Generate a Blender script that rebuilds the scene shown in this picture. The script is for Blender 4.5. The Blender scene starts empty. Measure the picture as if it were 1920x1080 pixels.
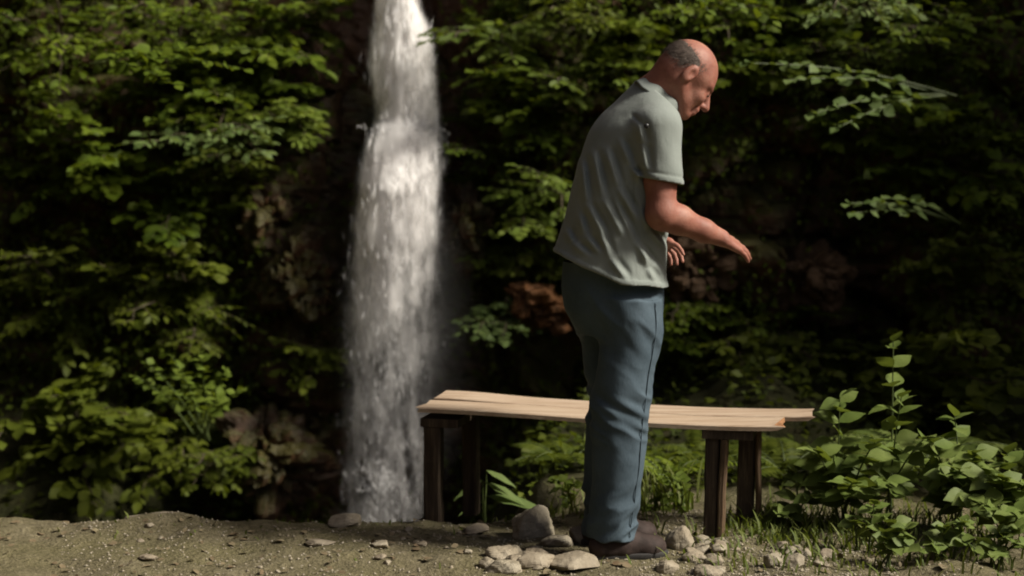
import bpy, math, random
import numpy as np
from mathutils import Matrix, Vector

# ------------------------------------------------------------------ camera, sky, sun, exposure
scn = bpy.context.scene
CAM_H, FPX, PITCH = 1.30, 2900.0, math.atan(230.0 / 2900.0)
cam = bpy.data.cameras.new("camera")
cam_ob = bpy.data.objects.new("camera", cam)
scn.collection.objects.link(cam_ob)
cam_ob.location = (0, 0, CAM_H)
cam_ob.rotation_euler = (math.pi / 2 - PITCH, 0, 0)
cam.sensor_width = 36.0
cam.lens = 36.0 * FPX / 1920.0
cam.clip_start, cam.clip_end = 0.05, 500.0
cam.dof.use_dof = True
cam.dof.focus_distance = 5.15
cam.dof.aperture_fstop = 1.5
scn.camera = cam_ob

SUN_DIR = Vector((0.73, -0.20, 0.65)).normalized()      # towards the light
world = bpy.data.worlds.new("World")
scn.world = world
world.use_nodes = True
wn = world.node_tree.nodes
wl = world.node_tree.links
wn.clear()
sky = wn.new("ShaderNodeTexSky")
sky.sky_type = 'NISHITA'
sky.sun_disc = False
sky.sun_elevation = math.asin(SUN_DIR.z)
sky.sun_rotation = math.atan2(SUN_DIR.x, SUN_DIR.y)
sky.air_density, sky.dust_density, sky.ozone_density = 0.8, 7.0, 0.6
bg = wn.new("ShaderNodeBackground")
bg.inputs[1].default_value = 0.045
wo = wn.new("ShaderNodeOutputWorld")
wl.new(sky.outputs[0], bg.inputs[0])
wl.new(bg.outputs[0], wo.inputs[0])

sun = bpy.data.lights.new("sun", 'SUN')
sun.energy = 4.2
sun.angle = math.radians(12)
sun.color = (1.0, 0.94, 0.82)
sun_ob = bpy.data.objects.new("sun", sun)
scn.collection.objects.link(sun_ob)
sun_ob.location = (3, -2, 9)
sun_ob.rotation_euler = SUN_DIR.to_track_quat('Z', 'Y').to_euler()

vs = scn.view_settings
vs.view_transform = 'Standard'
vs.look = 'None'
vs.exposure = 0.75
vs.gamma = 1.0
vs.use_curve_mapping = False
scn.render.engine = 'CYCLES'
scn.cycles.use_denoising = True
scn.cycles.max_bounces = 8
scn.cycles.transparent_max_bounces = 24
scn.cycles.volume_bounces = 1
scn.cycles.caustics_reflective = False
scn.cycles.caustics_refractive = False
scn.cycles.filter_width = 1.9

rng = np.random.default_rng(7)
rnd = random.Random(11)
col = scn.collection
_c, _s = math.cos(PITCH), math.sin(PITCH)


def W(px, py, Y):
    """world point at depth Y of a place measured on the photograph"""
    u, v = (px - 960) / FPX, (540 - py) / FPX
    d = (u, _c + v * _s, -_s + v * _c)
    t = Y / d[1]
    return np.array((d[0] * t, Y, CAM_H + d[2] * t))


# ------------------------------------------------------------------ numpy noise
def _hash(ix, iy, iz, seed):
    h = (ix.astype(np.int64) * 374761393 + iy.astype(np.int64) * 668265263 + iz.astype(np.int64) * 2147483647 + seed * 1274126177) & 0xFFFFFFFF
    h = ((h ^ (h >> 13)) * 1274126177) & 0xFFFFFFFF
    h = ((h ^ (h >> 16)) * 2246822519) & 0xFFFFFFFF
    return ((h ^ (h >> 15)) & 0xFFFFFF) / float(0xFFFFFF)


def vnoise(x, y, z, seed=0):
    x, y, z = np.broadcast_arrays(np.asarray(x, float), np.asarray(y, float), np.asarray(z, float))
    ix, iy, iz = np.floor(x), np.floor(y), np.floor(z)
    fx, fy, fz = x - ix, y - iy, z - iz
    fx, fy, fz = (f * f * (3 - 2 * f) for f in (fx, fy, fz))
    r = 0
    for a in (0, 1):
        for b in (0, 1):
            for c in (0, 1):
                w = (fx if a else 1 - fx) * (fy if b else 1 - fy) * (fz if c else 1 - fz)
                r = r + w * _hash(ix + a, iy + b, iz + c, seed)
    return r * 2 - 1


def fbm(x, y, z, oct=4, seed=0):
    r, a, s = 0, 0.5, 1.0
    for i in range(oct):
        r = r + a * vnoise(np.asarray(x) * s + 17.3 * i, np.asarray(y) * s + 5.1 * i, np.asarray(z) * s - 9.7 * i, seed + i)
        a *= 0.5
        s *= 2.03
    return r


def worley(x, y, z, seed=0):
    x, y, z = np.broadcast_arrays(np.asarray(x, float), np.asarray(y, float), np.asarray(z, float))
    ix, iy, iz = np.floor(x), np.floor(y), np.floor(z)
    f1 = np.full(x.shape, 9.0)
    f2 = np.full(x.shape, 9.0)
    cid = np.zeros(x.shape)
    for a in (-1, 0, 1):
        for b in (-1, 0, 1):
            for c in (-1, 0, 1):
                jx, jy, jz = ix + a, iy + b, iz + c
                d = np.sqrt((jx + _hash(jx, jy, jz, seed) - x) ** 2 + (jy + _hash(jx, jy, jz, seed + 1) - y) ** 2 + (jz + _hash(jx, jy, jz, seed + 2) - z) ** 2)
                h = _hash(jx, jy, jz, seed + 3)
                closer = d < f1
                f2 = np.where(closer, f1, np.minimum(f2, d))
                cid = np.where(closer, h, cid)
                f1 = np.where(closer, d, f1)
    return f1, f2, cid


def sstep(a, b, x):
    t = np.clip((np.asarray(x, float) - a) / (b - a), 0, 1)
    return t * t * (3 - 2 * t)


def norm(a):
    return a / (np.linalg.norm(a, axis=-1, keepdims=True) + 1e-9)


# ------------------------------------------------------------------ mesh + object helpers
def mesh(name, verts, faces, smooth=True, attrs=None):
    """faces: (n,3) or (n,4) array, or a list of such arrays"""
    me = bpy.data.meshes.new(name)
    verts = np.asarray(verts, np.float32).reshape(-1, 3)
    fl = faces if isinstance(faces, list) else [faces]
    fl = [np.asarray(f, np.int32) for f in fl if len(f)]
    loops = np.concatenate([f.ravel() for f in fl])
    sizes = np.concatenate([np.full(len(f), f.shape[1], np.int32) for f in fl])
    me.vertices.add(len(verts))
    me.vertices.foreach_set("co", verts.ravel())
    me.loops.add(len(loops))
    me.loops.foreach_set("vertex_index", loops)
    me.polygons.add(len(sizes))
    me.polygons.foreach_set("loop_start", np.concatenate(([0], np.cumsum(sizes)[:-1])).astype(np.int32))
    me.polygons.foreach_set("loop_total", sizes)
    me.polygons.foreach_set("use_smooth", np.full(len(sizes), smooth, bool))
    for k, v in (attrs or {}).items():
        a = me.attributes.new(k, 'FLOAT', 'POINT')
        a.data.foreach_set("value", np.asarray(v, np.float32).ravel())
    me.update(calc_edges=True)
    me.validate()
    return me


def base_of(o):
    b = np.zeros(3)
    while o is not None:
        b = b + np.array(o.location)
        o = o.parent
    return b


def obj(name, verts, faces, mat, parent=None, loc=None, smooth=True, attrs=None):
    """one mesh object; verts are world coordinates"""
    b = base_of(parent)
    l = np.array(loc, float) if loc is not None else b
    me = mesh(name, np.asarray(verts, float).reshape(-1, 3) - l, faces, smooth, attrs)
    me.materials.append(mat)
    o = bpy.data.objects.new(name, me)
    col.objects.link(o)
    o.location = l - b
    if parent:
        o.parent = parent
    return o


def tag(o, label=None, cat=None, group=None, kind=None):
    for k, v in (("label", label), ("category", cat), ("group", group), ("kind", kind)):
        if v:
            o[k] = v
    return o


def thing(name, label, cat, loc, group=None):
    o = bpy.data.objects.new(name, None)
    col.objects.link(o)
    o.location = loc
    o.empty_display_size = 0.05
    return tag(o, label, cat, group)


def tube(pts, radii, n=5):
    pts = np.asarray(pts, float)
    k = len(pts)
    tang = np.gradient(pts, axis=0)
    tang /= np.linalg.norm(tang, axis=1)[:, None] + 1e-9
    ref = np.where(np.abs(tang[:, 2:3]) < 0.9, np.array([[0, 0, 1.0]]), np.array([[1.0, 0, 0]]))
    a = np.cross(tang, ref)
    a /= np.linalg.norm(a, axis=1)[:, None] + 1e-9
    b = np.cross(tang, a)
    th = np.linspace(0, 2 * np.pi, n, endpoint=False)
    r = np.asarray(radii, float).reshape(-1, 1, 1)
    v = pts[:, None, :] + r * (np.cos(th)[None, :, None] * a[:, None, :] + np.sin(th)[None, :, None] * b[:, None, :])
    f = []
    for i in range(k - 1):
        for j in range(n):
            f.append((i * n + j, i * n + (j + 1) % n, (i + 1) * n + (j + 1) % n, (i + 1) * n + j))
    return v.reshape(-1, 3), np.array(f)


def merge(parts):
    V, F, o = [], [], 0
    for v, f in parts:
        V.append(v)
        F.append(np.asarray(f) + o)
        o += len(v)
    return np.concatenate(V), np.concatenate(F)


# ------------------------------------------------------------------ materials
def new_mat(name):
    m = bpy.data.materials.new(name)
    m.use_nodes = True
    nt = m.node_tree
    nt.nodes.clear()
    out = nt.nodes.new("ShaderNodeOutputMaterial")
    return m, nt, out


class NB:
    """small node-building helper"""
    def __init__(s, nt):
        s.nt = nt

    def n(s, t, **kw):
        x = s.nt.nodes.new(t)
        for k, v in kw.items():
            setattr(x, k, v)
        return x

    def l(s, a, b):
        s.nt.links.new(a, b)

    def coords(s, scale=(1, 1, 1)):
        tc = s.n("ShaderNodeTexCoord")
        mp = s.n("ShaderNodeMapping")
        mp.inputs["Scale"].default_value = scale
        s.l(tc.outputs["Object"], mp.inputs[0])
        return mp.outputs[0]

    def noise(s, vec, scale, detail=4, rough=0.55):
        x = s.n("ShaderNodeTexNoise")
        x.inputs["Scale"].default_value = scale
        x.inputs["Detail"].default_value = detail
        x.inputs["Roughness"].default_value = rough
        if vec is not None:
            s.l(vec, x.inputs["Vector"])
        return x.outputs["Fac"]

    def ramp(s, fac, stops):
        r = s.n("ShaderNodeValToRGB")
        e = r.color_ramp.elements
        while len(e) < len(stops):
            e.new(0.5)
        for i, (p, c) in enumerate(stops):
            e[i].position = p
            e[i].color = (*c, 1) if len(c) == 3 else c
        s.l(fac, r.inputs[0])
        return r.outputs[0]

    def mix(s, fac, a, b, mode='MIX'):
        x = s.n("ShaderNodeMix", data_type='RGBA', blend_type=mode)
        for i, v in ((0, fac), (6, a), (7, b)):
            if isinstance(v, (int, float)):
                x.inputs[i].default_value = v
            elif isinstance(v, tuple):
                x.inputs[i].default_value = (*v, 1)
            else:
                s.l(v, x.inputs[i])
        return x.outputs[2]

    def math(s, op, a, b=None, clamp=False):
        x = s.n("ShaderNodeMath", operation=op, use_clamp=clamp)
        for i, v in ((0, a), (1, b)):
            if v is None:
                continue
            if isinstance(v, (int, float)):
                x.inputs[i].default_value = v
            else:
                s.l(v, x.inputs[i])
        return x.outputs[0]

    def bump(s, h, strength, dist):
        b = s.n("ShaderNodeBump")
        b.inputs["Strength"].default_value = strength
        b.inputs["Distance"].default_value = dist
        s.l(h, b.inputs["Height"])
        return b.outputs[0]

    def bsdf(s, color, rough=0.7, normal=None, spec=0.5, **kw):
        p = s.n("ShaderNodeBsdfPrincipled")
        if isinstance(color, tuple):
            p.inputs["Base Color"].default_value = (*color, 1)
        else:
            s.l(color, p.inputs["Base Color"])
        if isinstance(rough, (int, float)):
            p.inputs["Roughness"].default_value = rough
        else:
            s.l(rough, p.inputs["Roughness"])
        p.inputs["Specular IOR Level"].default_value = spec
        if normal is not None:
            s.l(normal, p.inputs["Normal"])
        for k, v in kw.items():
            p.inputs[k].default_value = v
        return p.outputs[0]


def leaf_material(name, lo, mid, hi, rough=0.52, trans=0.32):
    m, nt, out = new_mat(name)
    b = NB(nt)
    at = b.n("ShaderNodeAttribute", attribute_name="tint")
    oi = b.n("ShaderNodeObjectInfo")
    v = b.noise(b.coords(), 9.0, 3)
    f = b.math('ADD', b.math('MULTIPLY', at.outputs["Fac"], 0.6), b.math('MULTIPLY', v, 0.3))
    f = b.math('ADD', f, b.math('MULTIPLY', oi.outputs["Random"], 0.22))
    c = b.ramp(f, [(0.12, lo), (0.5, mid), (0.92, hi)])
    p = b.bsdf(c, rough + 0.08, spec=0.18)
    t = b.n("ShaderNodeBsdfTranslucent")
    b.l(b.mix(0.5, c, (0.22, 0.27, 0.012), 'MIX'), t.inputs[0])
    mx = b.n("ShaderNodeMixShader")
    mx.inputs[0].default_value = trans
    b.l(p, mx.inputs[1])
    b.l(t.outputs[0], mx.inputs[2])
    b.l(mx.outputs[0], out.inputs[0])
    return m


LEAF = leaf_material("leaf_green", (0.024, 0.042, 0.004), (0.070, 0.105, 0.007), (0.140, 0.172, 0.014))
LEAF_Y = leaf_material("leaf_yellow_green", (0.045, 0.07, 0.010), (0.088, 0.125, 0.016), (0.15, 0.185, 0.03))
LEAF_P = leaf_material("leaf_pale_green", (0.045, 0.075, 0.02), (0.095, 0.14, 0.04), (0.17, 0.21, 0.07), rough=0.5)
LEAF_N = leaf_material("leaf_near_green", (0.045, 0.074, 0.016), (0.105, 0.145, 0.032), (0.20, 0.23, 0.07), rough=0.48, trans=0.25)
LEAF_D = leaf_material("leaf_dark_shaded", (0.018, 0.028, 0.003), (0.044, 0.062, 0.006), (0.084, 0.102, 0.010))  # dark leaf green; on the lower left shrubs its dimness paints shade
GRASS = leaf_material("grass_green", (0.045, 0.065, 0.012), (0.085, 0.115, 0.022), (0.15, 0.165, 0.045))


def simple(name, builder):
    m, nt, out = new_mat(name)
    b = NB(nt)
    b.l(builder(b), out.inputs[0])
    return m


def m_rock(b):
    co = b.coords()
    n1 = b.noise(co, 1.6, 6)
    n2 = b.noise(co, 7.0, 6, 0.65)
    n3 = b.noise(b.coords((1, 1, 3.5)), 4.0, 5)
    c = b.ramp(n2, [(0.3, (0.020, 0.013, 0.008)), (0.5, (0.066, 0.037, 0.020)), (0.72, (0.15, 0.088, 0.05))])
    rust = b.ramp(n1, [(0.44, (0, 0, 0)), (0.6, (1, 1, 1))])
    c = b.mix(b.math('MULTIPLY', rust, 0.6), c, (0.11, 0.045, 0.019))
    geo = b.n("ShaderNodeNewGeometry")
    sx = b.n("ShaderNodeSeparateXYZ")
    b.l(geo.outputs["Normal"], sx.inputs[0])
    moss = b.math('ADD', b.math('MULTIPLY', sx.outputs["Z"], 0.5), b.math('MULTIPLY', b.math('SUBTRACT', b.noise(co, 1.1, 5), 0.47), 2.2))
    mf = b.ramp(moss, [(0.02, (0, 0, 0)), (0.38, (1, 1, 1))])
    c = b.mix(b.math('MULTIPLY', mf, 0.8), c, b.ramp(n2, [(0.35, (0.026, 0.030, 0.006)), (0.7, (0.075, 0.078, 0.014))]))
    sp_ = b.n("ShaderNodeSeparateXYZ")
    b.l(geo.outputs["Position"], sp_.inputs[0])
    wet = b.math('SUBTRACT', 1.0, b.math('MULTIPLY', b.math('ABSOLUTE', b.math('ADD', sp_.outputs["X"], 0.62)), 1.15), True)
    wet = b.math('MULTIPLY', wet, b.math('GREATER_THAN', sp_.outputs["Y"], 7.0))
    c = b.mix(b.math('MULTIPLY', wet, 0.75), c, b.mix(1.0, c, (0.42, 0.36, 0.30), 'MULTIPLY'))
    rg = b.math('SUBTRACT', 0.66, b.math('MULTIPLY', wet, 0.42))
    h = b.math('ADD', b.math('MULTIPLY', n2, 1.0), b.math('MULTIPLY', n3, 0.8))
    return b.bsdf(c, rg, b.bump(h, 0.9, 0.05), 0.35)


def m_ground(b):
    co = b.coords()
    n1 = b.noise(co, 2.2, 5)
    n2 = b.noise(co, 14.0, 6, 0.7)
    n3 = b.noise(co, 70.0, 4, 0.7)
    c = b.ramp(n2, [(0.28, (0.052, 0.045, 0.022)), (0.5, (0.125, 0.110, 0.060)), (0.72, (0.22, 0.195, 0.125))])
    c = b.mix(b.math('MULTIPLY', b.ramp(n1, [(0.42, (0, 0, 0)), (0.60, (1, 1, 1))]), 0.65), c, (0.095, 0.092, 0.026))
    c = b.mix(0.45, c, b.ramp(n3, [(0.35, (0.07, 0.055, 0.03)), (0.65, (0.24, 0.20, 0.13))]))
    geo = b.n("ShaderNodeNewGeometry")
    sx = b.n("ShaderNodeSeparateXYZ")
    b.l(geo.outputs["Position"], sx.inputs[0])
    far = b.math('ADD', sx.outputs["Y"], b.math('MULTIPLY', n2, 0.5))
    mossy = b.ramp(b.math('MULTIPLY', b.math('SUBTRACT', far, 6.15), 1.6, True), [(0.0, (0, 0, 0)), (1.0, (1, 1, 1))])
    c = b.mix(mossy, c, b.ramp(n2, [(0.3, (0.014, 0.014, 0.004)), (0.55, (0.028, 0.030, 0.008)), (0.75, (0.045, 0.032, 0.016))]))
    h = b.math('ADD', n2, b.math('MULTIPLY', n3, 0.5))
    return b.bsdf(c, 0.9, b.bump(h, 1.0, 0.03), 0.2)


def m_stone(b):
    co = b.coords()
    oi = b.n("ShaderNodeObjectInfo")
    n1 = b.noise(co, 9.0, 6, 0.65)
    n2 = b.noise(co, 60.0, 4, 0.7)
    c = b.ramp(n1, [(0.3, (0.15, 0.125, 0.085)), (0.52, (0.29, 0.255, 0.19)), (0.75, (0.42, 0.38, 0.30))])
    c = b.mix(b.math('MULTIPLY', oi.outputs["Random"], 0.5), c, (0.17, 0.12, 0.08))
    c = b.mix(b.math('MULTIPLY', n2, 0.35), c, (0.12, 0.10, 0.07))
    return b.bsdf(c, 0.85, b.bump(b.math('ADD', n1, b.math('MULTIPLY', n2, 0.4)), 0.6, 0.012), 0.3)


def m_wetrock(b):
    n = b.noise(b.coords(), 12, 6, 0.65)
    return b.bsdf(b.ramp(n, [(0.3, (0.05, 0.03, 0.02)), (0.7, (0.15, 0.09, 0.06))]), 0.3, b.bump(n, 0.8, 0.02), 0.5)


def m_plank(b):
    co = b.coords((1.2, 14, 14))
    n1 = b.noise(co, 3.0, 6, 0.6)
    n2 = b.noise(b.coords((2, 60, 60)), 3.0, 4, 0.6)
    oi = b.n("ShaderNodeObjectInfo")
    c = b.ramp(n1, [(0.28, (0.24, 0.165, 0.11)), (0.5, (0.38, 0.285, 0.205)), (0.72, (0.47, 0.38, 0.29))])
    c = b.mix(b.math('MULTIPLY', b.ramp(n2, [(0.5, (0, 0, 0)), (0.75, (1, 1, 1))]), 0.35), c, (0.25, 0.17, 0.11))
    c = b.mix(b.math('MULTIPLY', oi.outputs["Random"], 0.2), c, (0.42, 0.31, 0.2))
    return b.bsdf(c, 0.65, b.bump(b.math('ADD', n1, n2), 0.35, 0.004), 0.3)


def m_endgrain(b):
    n = b.noise(b.coords((30, 30, 30)), 2.0, 5)
    return b.bsdf(b.ramp(n, [(0.3, (0.10, 0.045, 0.02)), (0.55, (0.30, 0.15, 0.07)), (0.75, (0.46, 0.32, 0.19))]), 0.8, b.bump(n, 0.8, 0.004), 0.2)


def m_post(b):
    n1 = b.noise(b.coords((18, 18, 1.6)), 3.0, 6, 0.65)
    c = b.ramp(n1, [(0.3, (0.022, 0.015, 0.010)), (0.52, (0.05, 0.034, 0.022)), (0.75, (0.12, 0.088, 0.058))])
    return b.bsdf(c, 0.8, b.bump(n1, 0.7, 0.006), 0.25)


def m_skin(b):
    co = b.coords()
    n1 = b.noise(co, 14, 4)
    n2 = b.noise(co, 160, 3)
    c = b.ramp(n1, [(0.3, (0.20, 0.076, 0.052)), (0.55, (0.27, 0.115, 0.080)), (0.75, (0.34, 0.17, 0.12))])
    c = b.mix(b.math('MULTIPLY', b.ramp(b.noise(co, 60, 4, 0.7), [(0.42, (0, 0, 0)), (0.68, (1, 1, 1))]), 0.45), c, (0.20, 0.066, 0.048))
    return b.bsdf(c, 0.58, b.bump(b.math('ADD', n2, b.noise(co, 45, 4)), 0.3, 0.003), 0.3, **{"Subsurface Weight": 0.12, "Subsurface Scale": 0.01})


def m_shirt(b):
    co = b.coords()
    n1 = b.noise(co, 5, 4)
    n2 = b.noise(co, 220, 3)
    c = b.ramp(n1, [(0.3, (0.175, 0.195, 0.18)), (0.7, (0.225, 0.248, 0.23))])
    c = b.mix(b.math('MULTIPLY', n2, 0.2), c, (0.14, 0.16, 0.15))
    return b.bsdf(c, 0.88, b.bump(b.math('ADD', b.math('MULTIPLY', n2, 0.5), b.math('ADD', b.noise(co, 30, 4), b.math('MULTIPLY', b.noise(b.coords((60, 60, 14)), 1.0, 4, 0.6), 1.4))), 0.2, 0.005), 0.12, **{"Sheen Weight": 0.1})


def m_jeans(b):
    co = b.coords()
    n1 = b.noise(co, 6, 4)
    n2 = b.noise(b.coords((1, 1, 0.4)), 160, 3)
    c = b.ramp(n1, [(0.3, (0.028, 0.044, 0.058)), (0.7, (0.062, 0.088, 0.110))])
    c = b.mix(b.math('MULTIPLY', n2, 0.35), c, (0.115, 0.15, 0.18))
    return b.bsdf(c, 0.85, b.bump(b.math('ADD', b.noise(co, 24, 3), b.math('MULTIPLY', n2, 0.4)), 0.35, 0.004), 0.15)


def m_shoe(b):
    n = b.noise(b.coords(), 30, 4)
    return b.bsdf(b.ramp(n, [(0.3, (0.018, 0.012, 0.010)), (0.7, (0.046, 0.031, 0.027))]), 0.75, b.bump(n, 0.4, 0.004), 0.2)


def m_hair(b):
    n = b.noise(b.coords((60, 60, 200)), 3, 4)
    return b.bsdf(b.ramp(n, [(0.3, (0.030, 0.021, 0.015)), (0.7, (0.115, 0.085, 0.068))]), 0.7, b.bump(n, 0.6, 0.003), 0.3)


def m_pool(b):
    n = b.noise(b.coords(), 8, 4)
    return b.bsdf((0.012, 0.014, 0.010), 0.08, b.bump(n, 0.35, 0.05), 0.5)


ROCK, GROUND, STONE, WETROCK = simple("cliff_rock", m_rock), simple("dirt", m_ground), simple("pale_stone", m_stone), simple("wet_rock", m_wetrock)
PLANK, ENDGRAIN, POST = simple("pale_timber", m_plank), simple("raw_end_grain", m_endgrain), simple("dark_timber", m_post)
SKIN, SHIRT, JEANS, SHOE, HAIR = simple("skin", m_skin), simple("grey_green_cotton", m_shirt), simple("denim", m_jeans), simple("brown_leather", m_shoe), simple("hair", m_hair)
POOL = simple("pool_water", m_pool)
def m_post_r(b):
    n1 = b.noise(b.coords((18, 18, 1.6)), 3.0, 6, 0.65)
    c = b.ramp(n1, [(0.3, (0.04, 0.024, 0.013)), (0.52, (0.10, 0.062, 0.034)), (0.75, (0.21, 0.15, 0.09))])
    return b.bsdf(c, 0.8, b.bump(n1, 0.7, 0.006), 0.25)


POST_R = simple("brown_timber", m_post_r)  # paler post timber: the leaning plank, and the rear post's painted lit face
DARK = simple("dark_plastic", lambda b: b.bsdf((0.012, 0.012, 0.012), 0.4))
SOLE = simple("black_rubber", lambda b: b.bsdf((0.015, 0.013, 0.012), 0.8))
EYE = simple("eye", lambda b: b.bsdf((0.10, 0.06, 0.05), 0.25))
STEM = simple("stem_brown", lambda b: b.bsdf(b.ramp(b.noise(b.coords(), 20, 3), [(0.3, (0.03, 0.022, 0.012)), (0.7, (0.08, 0.06, 0.03))]), 0.8))
STEM_G = simple("stem_green", lambda b: b.bsdf(b.ramp(b.noise(b.coords(), 20, 3), [(0.3, (0.04, 0.06, 0.015)), (0.7, (0.09, 0.12, 0.03))]), 0.6))


def m_water():
    m, nt, out = new_mat("falling_water")
    b = NB(nt)
    at = b.n("ShaderNodeAttribute", attribute_name="dens")
    sd = b.n("ShaderNodeAttribute", attribute_name="seed")
    tc = b.n("ShaderNodeTexCoord")
    add = b.n("ShaderNodeVectorMath", operation='ADD')
    b.l(tc.outputs["Object"], add.inputs[0])
    cmb = b.n("ShaderNodeCombineXYZ")
    b.l(sd.outputs["Fac"], cmb.inputs[0])
    b.l(sd.outputs["Fac"], cmb.inputs[2])
    b.l(cmb.outputs[0], add.inputs[1])

    def sc(v):
        mp = b.n("ShaderNodeMapping")
        mp.inputs["Scale"].default_value = v
        b.l(add.outputs[0], mp.inputs[0])
        return mp.outputs[0]
    n1 = b.noise(sc((24, 3, 4.2)), 1.0, 5, 0.6)
    n2 = b.noise(sc((9, 3, 5.0)), 1.0, 5, 0.6)
    n3 = b.noise(sc((70, 20, 16)), 1.0, 4, 0.7)
    f = b.math('ADD', b.math('MULTIPLY', n1, 0.38), b.math('MULTIPLY', n2, 0.50))
    f = b.math('ADD', f, b.math('MULTIPLY', n3, 0.12))
    a = b.math('ADD', b.math('MULTIPLY', b.math('SUBTRACT', f, 0.5), 9.0), at.outputs["Fac"], True)
    a = b.math('MULTIPLY', a, b.math('MULTIPLY', at.outputs["Fac"], 2.2, True))
    d = b.n("ShaderNodeBsdfDiffuse")
    d.inputs[0].default_value = (0.92, 0.90, 0.89, 1)
    t = b.n("ShaderNodeBsdfTranslucent")
    t.inputs[0].default_value = (0.92, 0.90, 0.89, 1)
    mx = b.n("ShaderNodeMixShader")
    mx.inputs[0].default_value = 0.45
    b.l(d.outputs[0], mx.inputs[1])
    b.l(t.outputs[0], mx.inputs[2])
    tr = b.n("ShaderNodeBsdfTransparent")
    m2 = b.n("ShaderNodeMixShader")
    b.l(a, m2.inputs[0])
    b.l(tr.outputs[0], m2.inputs[1])
    b.l(mx.outputs[0], m2.inputs[2])
    b.l(m2.outputs[0], out.inputs[0])
    return m


WATER = m_water()
SPRAY = simple("white_spray", lambda b: b.bsdf((0.86, 0.85, 0.85), 0.5, spec=0.3))

# ------------------------------------------------------------------ ground
YF = 8.25          # depth of the falling water
XF = W(742, 500, YF)[0]


def lip(x):
    return 5.57 + 0.08 * vnoise(x * 1.7, 3.3, 0.5) + 0.05 * vnoise(x * 6, 1.3, 0.5)


def ground_z(x, y):
    x, y = np.asarray(x, float), np.asarray(y, float)
    z = 0.034 * fbm(x * 5.5, y * 5.5, 0.9, 4, 5) + 0.018 * fbm(x * 2.1, y * 2.1, 0.3, 4, 3) + 0.012 * fbm(x * 9, y * 9, 0.1, 3, 9)
    z = z + 0.035 * np.exp(-((x + 1.28) / 0.16) ** 2 - ((y - 5.55) / 0.12) ** 2)
    xe = x + 0.30 * fbm(x * 1.3, y * 1.8, 4.0, 4, 15) * sstep(6.0, 6.4, y) - 0.10 * sstep(6.2, 8.0, y)
    left = 1 - sstep(-0.32, 0.30, xe)
    drop = -0.95 * sstep(0, 0.75, y - lip(x)) * left
    back = left * 1.0 * sstep(-1.5, -2.3, x) * sstep(6.6, 8.4, y)
    rise = (1 - left) * (0.20 * sstep(6.9, 8.3, y) + 0.30 * fbm(x * 1.6, y * 1.6, 2.0, 4, 21) * sstep(6.3, 7.2, y))
    return z + drop + back + rise


gx = np.concatenate([np.arange(-9, -2.6, 0.2), np.arange(-2.6, 2.6, 0.022), np.arange(2.6, 9.01, 0.2)])
gy = np.concatenate([np.arange(-8, 4.2, 0.25), np.arange(4.2, 6.6, 0.022), np.arange(6.6, 10.6, 0.08)])
GX, GY = np.meshgrid(gx, gy)
GZ = ground_z(GX, GY)
nx_, ny_ = len(gx), len(gy)
ii = (np.arange(ny_ - 1)[:, None] * nx_ + np.arange(nx_ - 1)[None, :]).ravel()
gf = np.stack([ii, ii + 1, ii + nx_ + 1, ii + nx_], 1)
tag(obj("ground", np.stack([GX, GY, GZ], -1), gf, GROUND), kind="structure")

pv = np.array([(-3.2, 5.8, -0.86), (0.5, 5.8, -0.86), (0.5, 9.4, -0.86), (-3.2, 9.4, -0.86)])
tag(obj("plunge_pool", pv, np.array([[0, 1, 2, 3]]), POOL), kind="structure")

# ------------------------------------------------------------------ cliff (ring of gorge wall; its unseen sides and back added to block sky light)
plan = np.array([(7.0, -6.5), (7.4, -2), (6.6, 4.0), (5.2, 7.4), (3.6, 8.55), (1.5, 8.62), (0, 8.6), (-1.6, 8.62), (-3.2, 8.5), (-4.4, 7.6), (-5.0, 5.0), (-5.0, 0), (-4.8, -4), (-3.0, -6.8), (2.0, -7.6), (7.0, -6.5)])
seg = np.concatenate(([0], np.cumsum(np.linalg.norm(np.diff(plan, axis=0), axis=1))))


def plan_at(s):
    return np.stack([np.interp(s, seg, plan[:, 0]), np.interp(s, seg, plan[:, 1])], -1)


s0, s1 = seg[4] - 0.3, seg[8] + 0.4
ss = np.concatenate([np.arange(0, s0, 0.16), np.arange(s0, s1, 0.026), np.arange(s1, seg[-1], 0.16), [seg[-1]]])
zs = np.concatenate([np.arange(-1.2, 2.75, 0.026), np.arange(2.75, 8.0, 0.14)])
P0 = plan_at(ss)
tg = plan_at(np.minimum(ss + 0.15, seg[-1])) - plan_at(np.maximum(ss - 0.15, 0))
tg /= np.linalg.norm(tg, axis=1)[:, None]
NRM = np.stack([-tg[:, 1], tg[:, 0]], 1)          # towards the clearing
if NRM[np.argmin(np.abs(P0[:, 0]) + np.abs(P0[:, 1] - 8.6)), 1] > 0:
    NRM = -NRM
Zg, Sg = np.meshgrid(zs, ss)
CX, CY = np.broadcast_to(P0[:, 0:1], Zg.shape), np.broadcast_to(P0[:, 1:2], Zg.shape)


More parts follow.
